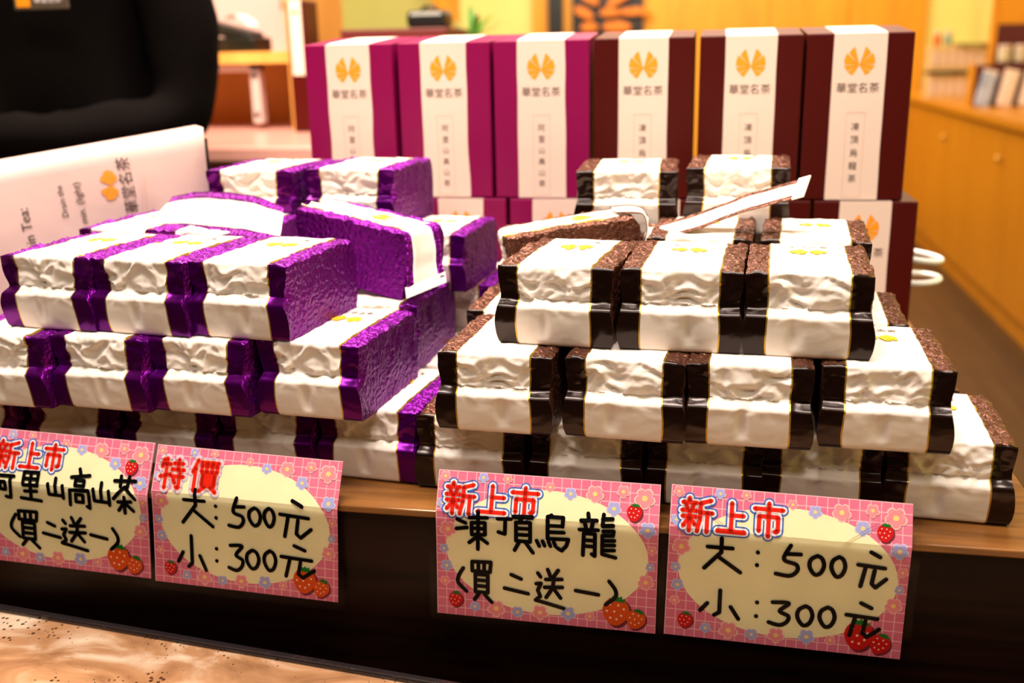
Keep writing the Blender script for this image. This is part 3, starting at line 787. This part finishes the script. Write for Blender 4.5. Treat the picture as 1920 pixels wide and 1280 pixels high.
price_card(.155, -.3545, 2.0, .0365, .077, .0016, 'pink price card headed special price with 500 and 300 handwritten, below the purple packs',
    [('特', 102, 194, 136, 213), ('價', 282, 190, 146, 222)],
    [('大', 249, 417, 171, 260), (':', 354, 431, 18, 88), ('5', 466, 423, 86, 213), ('0', 564, 437, 62, 131), ('0', 642, 431, 53, 136), ('元', 781, 429, 163, 265), ('小', 212, 750, 150, 244), (':', 350, 748, 14, 92), ('3', 458, 751, 83, 191), ('0', 547, 753, 66, 138), ('0', 640, 748, 62, 145), ('元', 789, 734, 176, 232)], False, .006, M_sor)
price_card(.166, -.1165, .6, .031, .0835, .000, 'pink strawberry price card with four large handwritten characters, below the brown packs',
    [('新', 109, 180, 139, 201), ('上', 255, 173, 140, 189), ('市', 405, 176, 132, 188)],
    [('凍', 170, 388, 153, 263), ('頂', 367, 392, 160, 256), ('烏', 535, 370, 148, 253), ('龍', 737, 360, 164, 292), ('(', 121, 738, 48, 164), ('買', 211, 736, 103, 272), ('二', 372, 736, 109, 124), ('送', 521, 742, 121, 252), ('一', 693, 753, 102, 26), (')', 801, 743, 52, 164)], True, .004, M_sor)
price_card(.165, .0565, 1.4, .030, .0845, .0018, 'pink strawberry price card with handwritten 500 and 300, nearest the table end',
    [('新', 115, 178, 137, 204), ('上', 261, 178, 126, 193), ('市', 416, 172, 131, 202)],
    [('大', 232, 418, 160, 223), (':', 380, 422, 12, 87), ('5', 509, 416, 97, 206), ('0', 626, 429, 60, 127), ('0', 714, 426, 56, 133), ('元', 852, 426, 117, 234), ('小', 233, 749, 162, 181), (':', 392, 761, 16, 95), ('3', 491, 772, 89, 159), ('0', 595, 772, 63, 131), ('0', 687, 766, 62, 133), ('元', 834, 762, 137, 225)], True, .004, M_sred)

# ------------------------------------------------------------------ white carrier bag lying on its side
A = Vector((-.700, .222, 0)); B = Vector((-.540, .342, 0)); d = (B-A).normalized()
ang = math.atan2(d.y, d.x); LB = (B-A).length
bag = tag(empty('carrier_bag', (B.x, B.y, TZ), ang), 'large white printed carrier bag lying on its side behind the purple packs', 'bag')
M_bag = mat('white_bag_paper', (220, 188, 184), .4, bump=(14, .35, .006))
bz0, bz1 = .236, .262          # top edge rises a little to the closed end
v = []; N = 22; f = []
def bagz(x): return bz1+(bz1-bz0)*(x/LB)
cols = [(-.46+.46*i/N) for i in range(N+1)]; rows = 12
for i, x in enumerate(cols):
    for j in range(rows+1):
        z = max(.10, bagz(x))*j/rows
        y = .0045*noise.noise(Vector((x*9, z*9, 2)))-.006*math.sin(math.pi*j/rows)*math.sin(math.pi*min(1, -x/.46))
        v.append((x, y, z))
for i in range(N):
    for j in range(rows):
        a = i*(rows+1)+j; f.append((a, a+rows+1, a+rows+2, a+1))
nb_ = len(v); v += [(x, y+.05, z) for x, y, z in v]
f += [tuple(i+nb_ for i in q)[::-1] for q in f]
rim = [i*(rows+1) for i in range(N+1)]+[N*(rows+1)+j for j in range(1, rows+1)]+[i*(rows+1)+rows for i in range(N-1, -1, -1)]+[j for j in range(rows-1, 0, -1)]
for a, b_ in zip(rim, rim[1:]+rim[:1]): f.append((a, a+nb_, b_+nb_, b_))
bw = link('bag_body', pydata('bag_body', v, f), M_bag, bag, True)
boxo('black_end_strip', M_blk, bag, .0005, .004, .004, .052, 0, .250)  # thin black strip along the end of the bag
MB().box(-.45, -.004, .018, .03, .255, .259, rot=Matrix.Rotation(-math.atan((bz1-bz0)/LB), 3, 'Y'), ctr=(0, .024, .257)).build('top_seam', M_blk, bag)
# printing on the bag reads upwards
def bag_print(name, s_, length, cx, cz, m, parent=None):
    tv, tf, tw, th = text_mesh(s_, 2); k = length/tw; sl = .04
    pts = []
    for p in tv:
        a, b_ = p.x*k, p.y*k           # a along the writing (up), b_ across
        x = cx-b_; z = cz+a+sl*(cx-b_-cx)
        y = .0045*noise.noise(Vector((x*9, z*9, 2)))-.006*math.sin(math.pi*z/bagz(x))*math.sin(math.pi*min(1, -x/.46))
        pts.append((x+.09*(-a), y-.0012, z))
    link(name, pydata(name, pts, tf), m, parent or bw)
def bag_emblem(cx, cz, size):
    def fn(x, y):
        X = cx-y*.62; Z = cz+x
        return (X, .0045*noise.noise(Vector((X*9, Z*9, 2)))-.006*math.sin(math.pi*Z/bagz(X))*math.sin(math.pi*min(1, -X/.46))-.0012, Z)
    link('emblem', pydata('emblem', *emblem_mesh(size, fn)), M_logo, bw)
bag_emblem(-.098, .208, .019)
bag_print('brand_writing', '華堂名茶', .058, -.083, .207, M_ink)
boxo('fine_print_line', M_line, bw, -.0665, -.0657, -.010, -.0085, .150, .215)
bag_print('small_writing', '5 min. (light)', .050, -.129, .188, M_ink)
bag_print('small_writing', 'Drain the', .032, -.147, .195, M_ink)
bag_print('heading_writing', 'Mountain Tea:', .078, -.181, .152, M_ink)

# ------------------------------------------------------------------ white wire stand at the back corner of the table
ws = tag(empty('wire_stand', (.226, .565, TZ)), 'white coated wire stand with two loops at the table corner', 'stand')
def rr_loop(cx, cy, z, rx_, ry_, dz): return [(cx+rx_*math.cos(t), cy+ry_*math.sin(t), z+dz*math.cos(t)) for t in [2*math.pi*i/20 for i in range(20)]]
MB().tube([(-.004, 0, 0), (-.004, 0, .138)], .0042, 8).build('post', M_plast, ws, True)
MB().tube(rr_loop(.002, 0, .095, .030, .030, -.004), .0036, 8, True).build('loop', M_plast, ws, True)
MB().tube(rr_loop(.002, 0, .068, .030, .030, .001), .0036, 8, True).build('loop', M_plast, ws, True)
MB().lathe([(.0, 0), (.018, 0), (.018, .003), (.004, .006)], (-.004, 0, 0), 16).build('foot', M_plast, ws)

# ------------------------------------------------------------------ shop assistant
def person():
    cx, cy = -1.075, .93
    J = {'pelvis': (0, 0, .90, .155, .115), 'waist': (0, 0, 1.04, .150, .110), 'chest': (0, .0, 1.24, .175, .125), 'upper': (0, .01, 1.36, .13, .095), 'neck': (0, .015, 1.45, .055, .055),
         'jaw': (0, -.01, 1.53, .062, .075), 'head': (0, 0, 1.60, .078, .092), 'crown': (0, .005, 1.67, .06, .07),
         'sh_r': (.175, .01, 1.35, .075, .075), 'ua_r': (.205, -.005, 1.20, .066, .066), 'el_r': (.215, -.02, 1.015, .054, .058), 'fa_r': (.08, -.135, .995, .048, .046), 'wr_r': (-.11, -.175, 1.0, .036, .034), 'ha_r': (-.17, -.18, 1.0, .034, .018),
         'sh_l': (-.175, .01, 1.35, .075, .075), 'ua_l': (-.205, -.005, 1.20, .066, .066), 'el_l': (-.225, .0, 1.03, .054, .058), 'fa_l': (-.235, -.06, .90, .046, .046), 'wr_l': (-.24, -.10, .79, .034, .032), 'ha_l': (-.20, -.12, .75, .018, .034),
         'hip_r': (.09, 0, .86, .092, .098), 'kn_r': (.10, -.01, .48, .062, .066), 'an_r': (.10, .015, .09, .043, .048), 'to_r': (.105, -.11, .045, .042, .034),
         'hip_l': (-.09, 0, .86, .092, .098), 'kn_l': (-.10, -.01, .48, .062, .066), 'an_l': (-.10, .015, .09, .043, .048), 'to_l': (-.105, -.11, .045, .042, .034)}
    E_ = [('pelvis', 'waist'), ('waist', 'chest'), ('chest', 'upper'), ('upper', 'neck'), ('neck', 'jaw'), ('jaw', 'head'), ('head', 'crown')]
    for s_ in 'rl':
        E_ += [('upper', 'sh_'+s_), ('sh_'+s_, 'ua_'+s_), ('ua_'+s_, 'el_'+s_), ('el_'+s_, 'fa_'+s_), ('fa_'+s_, 'wr_'+s_), ('wr_'+s_, 'ha_'+s_),
               ('pelvis', 'hip_'+s_), ('hip_'+s_, 'kn_'+s_), ('kn_'+s_, 'an_'+s_), ('an_'+s_, 'to_'+s_)]
    # fingers
    for s_, sg in (('r', -1), ('l', 1)):
        hx, hy, hz = J['ha_'+s_][:3]
        for k, (dz, ln) in enumerate(((.024, .060), (.008, .068), (-.008, .064), (-.022, .050))):
            a = 'f%d_%s' % (k, s_); b_ = a+'b'
            J[a] = (hx+sg*.032, hy-.002, hz+dz, .0095, .009); J[b_] = (hx+sg*(.032+ln*.5), hy+.012, hz+dz-.004, .009, .0085); J[b_+'c'] = (hx+sg*(.032+ln*.75), hy+.032, hz+dz-.006, .008, .008)
            E_ += [('ha_'+s_, a), (a, b_), (b_, b_+'c')]
        J['th_'+s_] = (hx+sg*.005, hy-.012, hz+.038, .011, .010); J['tt_'+s_] = (hx+sg*.035, hy-.008, hz+.052, .009, .009)
        E_ += [('ha_'+s_, 'th_'+s_), ('th_'+s_, 'tt_'+s_)]
    names = list(J); idx = {n_: i for i, n_ in enumerate(names)}
    me = bpy.data.meshes.new('person'); me.from_pydata([J[n_][:3] for n_ in names], [(idx[a], idx[b_]) for a, b_ in E_], [])
    o = bpy.data.objects.new('person_build', me); COL.objects.link(o)
    o.modifiers.new('skin', 'SKIN'); sd = o.modifiers.new('sub', 'SUBSURF'); sd.levels = 2; sd.render_levels = 2
    sv = me.skin_vertices[0].data
    for i, n_ in enumerate(names): sv[i].radius = J[n_][3:5]; sv[i].use_root = (n_ == 'pelvis')
    bpy.context.view_layer.update()
    em = bpy.data.meshes.new_from_object(o.evaluated_get(bpy.context.evaluated_depsgraph_get()))
    bpy.data.objects.remove(o)
    for v_ in em.vertices:                       # cloth folds
        c = v_.co
        if c.z < 1.42 and not (c.y < -.12 and c.x < -.12):
            k = noise.noise(Vector((c.x*14, c.y*14, c.z*9)))+.6*noise.noise(Vector((c.x*30-c.z*12, c.y*20, c.z*26)))
            v_.co += v_.normal*k*.008
    em.materials.clear(); em.materials.append(M_black); em.materials.append(M_skin)
    for p in em.polygons:
        c = p.center
        hand = (c.z < .775 and c.z > .62 and c.y < -.06) or (c.y < -.12 and ((c.x < -.13 and 0.94 < c.z < 1.06)))
        p.material_index = 1 if (c.z > 1.44 or hand) else 0
        p.use_smooth = True
    po_ = link('person', em, None); po_.location = (cx, cy, 0)
    tag(po_, 'person in a black long-sleeved top with one forearm across the waist, standing behind the table', 'person')
    # face details
    for sx in (-1, 1):
        MB().lathe([(.0, -.009), (.007, -.006), (.009, 0), (.007, .006), (0, .009)], (sx*.030, -.088, 1.60), 12).build('eye', M_inkb, po_, True)
        MB().lathe([(.0, -.03), (.012, -.02), (.016, 0), (.013, .02), (0, .028)], (sx*.080, .005, 1.585), 12).build('ear', M_skin, po_, True)
    MB().tube([(0, -.088, 1.60), (0, -.104, 1.572), (0, -.092, 1.565)], [.008, .013, .011], 10).build('nose', M_skin, po_, True)
    MB().tube([(-.022, -.084, 1.535), (0, -.092, 1.533), (.022, -.084, 1.535)], [.004, .006, .004], 8).build('mouth', mat('lips', (170, 90, 80), .4, bump=(200, .1, .001)), po_, True)
    MB().lathe([(.078, -.03), (.094, .0), (.098, .04), (.088, .085), (.055, .115), (.0, .125)], (0, .018, 1.59), 24).build('hair', M_hair, po_, True)
    # name badge pinned on the chest
    bd = boxo('name_badge', mat('badge_grey', (78, 66, 56), .4, bump=(200, .1, .001)), po_, .015, .105, -.152, -.147, 1.190, 1.220, .001)
    boxo('badge_logo', M_logo, bd, .020, .042, -.1535, -.1515, 1.194, 1.216)
    tv, tf, tw, th = text_mesh('華堂名茶', 2); k = .046/tw
    link('badge_writing', pydata('badge_writing', [(p.x*k+.073, -.1527, 1.205+p.y*k) for p in tv], tf), M_twh, bd)
person()

# ------------------------------------------------------------------ service counter and shelf unit on the far side
ct = tag(empty('service_counter', (-1.5, 1.6, 0)), 'pink-topped service counter behind the shop assistant', 'counter')
boxo('countertop', M_pink, ct, -1.3, 1.0, -.42, .62, TZ+.138, TZ+.170, .006)
boxo('body', mat('rose_panel', (150, 90, 80), .4, vary=.08, vscale=4), ct, -1.28, .98, -.38, .60, 0, TZ+.138)
CT = TZ+.170
M_shelf = wood('shelf_wood', (206, 140, 60), (226, 164, 84), .45, (8, 8, .8), 2)
sh = tag(empty('shelf_unit', (-1.2, 1.62, CT)), 'open light-wood shelf unit standing on the pink service counter', 'shelf')
zS = .178                                     # underside of the board above the counter
boxo('side_panel', M_shelf, sh, .218, .246, 0, .30, 0, .62)
boxo('side_panel', M_shelf, sh, -.55, -.522, 0, .30, 0, .62)
boxo('back_panel', wood('shelf_back_wood', (200, 134, 46), (214, 150, 56), .5, (8, 8, .8), 2), sh, -.522, .218, .285, .30, 0, .62)
boxo('shelf_board', M_shelf, sh, -.522, .218, 0, .285, zS-.026, zS)
boxo('shelf_board', M_shelf, sh, -.522, .218, 0, .285, .594, .62)
br = MB().box(.110, .134, .02, .05, .014, zS-.026, .003).box(.02, .134, .02, .05, zS-.044, zS-.026, .003).build('bracket', mat('bracket_metal', (214, 190, 186), .35, .3, bump=(100, .05, .0005)), sh)
for z in (.03, .125): MB().lathe([(0, 0), (.006, 0), (.006, .004), (0, .004)], (0, 0, 0), 10).build('screw', M_blk, br)
for s_, z in zip([o for o in bpy.data.objects if o.name.startswith('screw')], (.035, .125)):
    s_.location = (.122, .021, z); s_.rotation_euler = (math.pi/2, 0, 0)
# things on the shelf
SZ = CT+zS
nb = tag(empty('notice_board', (-1.135, 1.84, SZ)), 'white notice board leaning at the back of the shelf', 'notice board')
boxo('board', mat('board_white', (196, 168, 166), .5, bump=(60, .05, .001)), nb, -.17, .12, -.008, .008, 0, .26)
boxo('clip', M_blk, nb, -.03, .03, -.016, -.007, .235, .262); boxo('red_mark', mat('stamp_red', (220, 120, 110), .5, bump=(60, .05, .001)), nb, .052, .066, -.0095, -.0082, .10, .125)
tp = tag(empty('card_terminal', (-1.16, 1.70, SZ), R(-8)), 'black payment terminal with a curl of receipt paper on the shelf', 'terminal')
MB().box(-.075, .085, -.03, .05, 0, .034, .006).build('base', M_blk, tp)
MB().box(-.07, .07, -.022, .045, .034, .062, .008, rot=Matrix.Rotation(R(14), 3, 'Y')).build('handset', M_blk, tp)
v = []
for i in range(9):
    t = i/8; v += [(-.01+.07*t, -.01, .078-.02*t+.018*math.sin(t*3)), (-.01+.07*t, .035, .078-.02*t+.018*math.sin(t*3))]
rp = link('receipt_paper', pydata('receipt', v, [(2*i, 2*i+1, 2*i+3, 2*i+2) for i in range(8)]), M_plast, tp); rp.modifiers.new('t', 'SOLIDIFY').thickness = .0006
kb = tag(empty('small_carton', (-1.235, 1.665, SZ)), 'small tan carton in front of the payment terminal', 'carton')
boxo('carton_body', M_cream, kb, -.03, .055, -.03, .02, 0, .038, .002); boxo('lid', mat('carton_lid', (246, 214, 160), .5, bump=(60, .05, .001)), kb, -.005, .056, -.031, .021, .0385, .044)
# slim white-and-red box standing against the shelf
sb = tag(empty('slim_box', (-.928, 1.55, CT), R(4)), 'slim white and red tea box standing against the shelf unit', 'box')
boxo('box_body', M_boxb, sb, -.020, .020, 0, .10, 0, .285, .002)
st = boxo('white_sleeve', M_strip, sb, -.0135, .0135, -.0012, .1012, .125, .2862)
link('emblem', pydata('emblem', *emblem_mesh(.008, lambda x, y: (x, -.0022, .258+y))), M_logo, st)

# maroon cartons with a black case on top, further along the counter
z = CT
for i, (w_, hh) in enumerate(((.24, .114), (.245, .108))):
    c = tag(empty('maroon_carton', (-.733+.003*i, 1.72, z)), 'flat maroon carton on the service counter, %s of its pair' % ('lower' if i == 0 else 'upper'), 'carton')
    boxo('carton_body', M_maroon, c, -w_/2, w_/2, -.09, .09, 0, hh-.016, .003); boxo('lid', mat('carton_lid_red', (84, 16, 10), .5, bump=(60, .05, .001)), c, -w_/2-.002, w_/2+.002, -.092, .092, hh-.032, hh, .003)
    z += hh
bc = tag(empty('black_case', (-.668, 1.72, z)), 'black rounded case on top of the maroon cartons', 'case')
boxo('case_body', M_blk, bc, -.047, .047, -.04, .04, 0, .040, .012); MB().tube([(-.02, 0, .039), (-.012, 0, .048), (.012, 0, .048), (.02, 0, .039)], .004, 8).build('handle', M_blk, bc, True)

# potted plant on a plinth
pl = tag(empty('plinth', (-.83, 2.72, 0)), 'wooden plinth carrying the potted plant behind the gift boxes', 'plinth')
boxo('plinth_body', M_shelf, pl, -.16, .20, -.15, .15, 0, TZ+.30); boxo('plinth_top', M_shelf, pl, -.17, .21, -.16, .16, TZ+.30, TZ+.32, .004)
pp = tag(empty('potted_plant', (-.80, 2.70, TZ+.32)), 'green leafy potted plant in front of the pale wall', 'plant')
MB().lathe([(.03, 0), (.042, .055), (.044, .06), (.036, .06)], (0, 0, 0), 18).build('pot', mat('clay_pot', (150, 110, 90), .6, bump=(60, .1, .002)), pp, True)
rnd = random.Random(3)
for k in range(11):
    a = rnd.uniform(0, 6.28); tl = rnd.uniform(.15, .9); ln = rnd.uniform(.10, .18); w_ = .014
    dx = Vector((math.cos(a)*math.sin(tl), math.sin(a)*math.sin(tl), math.cos(tl))); sd_ = dx.cross(Vector((0, 0, 1))).normalized()
    v = []
    for i in range(7):
        t = i/6; c = Vector((0, 0, .055))+dx*ln*t+Vector((0, 0, -.05*t*t)); ww = w_*math.sin(math.pi*(.08+.9*t))
        v += [c-sd_*ww, c+Vector((0, 0, -.002)), c+sd_*ww]
    f = []
    for i in range(6): f += [(3*i, 3*i+1, 3*i+4, 3*i+3), (3*i+1, 3*i+2, 3*i+5, 3*i+4)]
    link('leaf', pydata('leaf', [q[:] for q in v], f), M_green, pp, True)
tpot = tag(empty('clay_teapot', (-.70, 2.66, TZ+.32)), 'small brown clay teapot beside the potted plant', 'teapot')
MB().lathe([(.022, 0), (.04, .012), (.045, .028), (.036, .046), (.018, .052)], (0, 0, 0), 20).build('body', mat('clay_brown', (150, 96, 70), .5, bump=(60, .1, .002)), tpot, True)
MB().tube([(.04, 0, .022), (.058, 0, .032), (.066, 0, .046)], [.009, .007, .005], 8).build('spout', MATS['clay_brown'], tpot, True)
MB().tube([(-.038, 0, .04), (-.062, 0, .036), (-.06, 0, .016), (-.040, 0, .014)], .004, 8).build('handle', MATS['clay_brown'], tpot, True)
MB().lathe([(.018, .052), (.016, .057), (.004, .059), (.006, .066), (0, .068)], (0, 0, 0), 14).build('lid', MATS['clay_brown'], tpot, True)

# framed stack of split firewood hung on the panelling
fw = tag(empty('firewood_niche', (-.80, 6.90, TZ+.36)), 'black niche filled with split orange firewood on the panelled wall', 'wall niche')
boxo('niche_back', M_blk, fw, -.26, .24, 0, .04, 0, .62)
M_log = wood('split_wood', (206, 104, 16), (240, 140, 30), .6, (10, 4, 10), 3)
rnd = random.Random(5)
for row in range(6):
    xx = -.24+(.05 if row % 2 else 0)
    while xx < .18:
        w_ = rnd.uniform(.12, .24); hh = rnd.uniform(.05, .075); a = rnd.uniform(-.5, .5) if rnd.random() < .6 else 0
        p = [(-w_/2, -hh*.3), (-w_*.2, -hh*.5), (w_*.4, -hh*.42), (w_/2, hh*.1), (w_*.1, hh*.5), (-w_*.42, hh*.35)]
        v = [(c[0]*math.cos(a)-c[1]*math.sin(a), y, c[0]*math.sin(a)+c[1]*math.cos(a)) for y in (-.07, 0) for c in p]; n_ = 6
        f = [tuple(range(6)), tuple(range(11, 5, -1))]+[(i, i+6, (i+1) % 6+6, (i+1) % 6) for i in range(6)]
        lo = link('log', pydata('log', v, f), M_log, fw); lo.location = (min(xx+w_/2, .19), -.001, .055+row*.095)
        xx += w_+.035

# ------------------------------------------------------------------ wall cabinets on the aisle side
CX0, CX1 = 1.13, 1.60
units = [(2.25, 3.35), (3.35, 4.45), (4.45, 5.55), (5.55, 6.65)]
M_knob = mat('brass_knob', (226, 190, 96), .3, .8, bump=(60, .05, .0005))
for i, (a, b_) in enumerate(units):
    o = tag(empty('base_cabinet', ((CX0+CX1)/2, (a+b_)/2, 0)), 'honey-coloured base cabinet along the aisle, %s from the back wall' % ORD[3-i], 'cabinet', 'base cabinets along the aisle')
    hx, hy = (CX1-CX0)/2, (b_-a)/2; ztop = TZ+.012
    boxo('carcass', M_cab, o, -hx+.02, hx, -hy, hy, .09, ztop); boxo('plinth', M_cab, o, -hx+.03, hx, -hy, hy, 0, .09)
    d_ = boxo('door', M_cab, o, -hx, -hx+.02, -hy+.006, hy-.006, .10, ztop-.012, .002)
    MB().lathe([(.0, 0), (.008, 0), (.006, .008), (.014, .015), (.014, .022), (0, .026)], (0, 0, 0), 14).build('knob', M_knob, d_, True)
    kn = [c for c in bpy.data.objects if c.parent is d_][0]; kn.location = (-hx, -.05, ztop-.13); kn.rotation_euler = (0, -math.pi/2, 0)
wt = tag(boxo('worktop', M_cab, None, CX0-.025, XR-.003, 2.22, 6.68, TZ+.012, TZ+.050, .004), 'long honey-coloured wooden worktop over the aisle cabinets', 'worktop')
WT = TZ+.050
# two tiers of cream cartons with a board between
k = 0
for tier, z in ((0, WT), (1, WT+.150)):
    for i in range(8):
        bx = tag(empty('cream_carton', (1.10+.028+.046*i, 5.42, z)), 'cream carton standing in the %s tier on the aisle worktop, %s from the aisle edge' % ('lower' if tier == 0 else 'upper', ORD[i] if i < 6 else ['seventh', 'eighth'][i-6]), 'carton', 'cream cartons on the worktop')
        boxo('carton_body', M_cream, bx, -.0215, .0215, 0, .14, 0, .128+.004*(i % 3 == 0), .002); boxo('label', M_strip, bx, -.013, .013, -.001, .002, .03, .10)
db = tag(boxo('display_board', M_blk, None, 1.105, 1.50, 5.40, 5.58, WT+.134, WT+.148), 'dark thin board between the two tiers of cream cartons', 'board')
tb2 = tag(boxo('roof_board', M_blk, None, 1.24, 1.50, 5.38, 5.58, WT+.284, WT+.292), 'dark thin board lying on top of the cream cartons', 'board')
yb = tag(empty('yellow_packet', (1.36, 5.33, WT)), 'yellow packet leaning in front of the cream cartons', 'packet')
MB().box(-.022, .022, -.02, .02, 0, .125, .006, rot=Matrix.Rotation(R(12), 3, 'Y'), ctr=(0, 0, 0)).build('pouch', mat('yellow_pouch', (240, 170, 20), .5, bump=(60, .1, .002)), yb)
MB().box(-.022, .022, -.004, .004, .122, .136, .001, rot=Matrix.Rotation(R(12), 3, 'Y'), ctr=(0, 0, 0)).build('seal', MATS['yellow_pouch'], yb)
# maroon display stand with leaning sample packets
ds = tag(empty('display_stand', (1.30, 4.60, WT)), 'maroon two-step display stand with orange edge on the aisle worktop', 'display stand')
boxo('tall_panel', M_maroon, ds, -.03, .26, .14, .165, 0, .375); boxo('low_panel', M_maroon, ds, -.13, .26, .04, .06, 0, .19); boxo('edge', M_orange, ds, -.055, -.03, .135, .17, 0, .52); boxo('edge', M_orange, ds, -.155, -.13, .035, .065, 0, .195)
boxo('step', M_maroon, ds, -.03, .26, .06, .14, 0, .20); boxo('upper_panel', M_orange, ds, -.03, .26, .145, .16, .375, .52)
M_tin = mat('patterned_tin', (236, 206, 180), .4, vary=.5, vscale=70)
for i in range(4):
    for zz in (0,):
        t = tag(empty('tea_tin', (1.305+.07*i, 4.70, WT+.20)), 'white patterned tea tin on the maroon display stand, %s from the orange edge' % ORD[i], 'tin', 'tea tins on the display stand')
        MB().lathe([(.027, 0), (.029, .003), (.029, .062), (.027, .066)], (0, 0, 0), 18).build('tin_body', M_tin, t, True); MB().lathe([(.0295, .060), (.0295, .076), (.026, .080), (0, .080)], (0, 0, 0), 18).build('lid', M_strip, t, True)
for i, (m_, lab) in enumerate(((mat('blue_print_pouch', (176, 180, 206), .4, vary=.4, vscale=14), 'pale sample packet with a blue patch leaning on the display stand'), (M_strip, 'cream sample packet leaning on the display stand beside the blue one'), (M_strip, 'cream sample packet leaning on the display stand, last before the wall'))):
    t = tag(empty('sample_packet', (1.195+.095*i, 4.572, WT)), lab, 'packet', 'sample packets')
    rot = Matrix.Rotation(R(-20), 3, 'X') @ Matrix.Rotation(R(14), 3, 'Y')
    MB().box(-.034, .034, -.012, .012, 0, .17, .008, rot=rot, ctr=(0, 0, 0)).build('pouch', m_, t, True); MB().box(-.034, .034, -.003, .003, .168, .184, .001, rot=rot, ctr=(0, 0, 0)).build('seal', M_strip, t)
# small bright trinkets at the end of the panelling
for i, (c, lab) in enumerate((((214, 110, 60), 'small orange jar on the top board of the cartons'), ((150, 170, 150), 'small grey-green jar on the top board of the cartons'))):
    t = tag(empty('small_jar', (1.145+.055*i, 5.48, WT+.150+.132)), lab, 'jar')
    MB().lathe([(.016, 0), (.022, .01), (.022, .05), (.015, .06)], (0, 0, 0), 14).build('jar_body', mat('jar%d' % i, c, .4, bump=(60, .05, .001)), t, True); MB().lathe([(.017, .06), (.017, .075), (0, .078)], (0, 0, 0), 14).build('lid', M_strip, t, True)
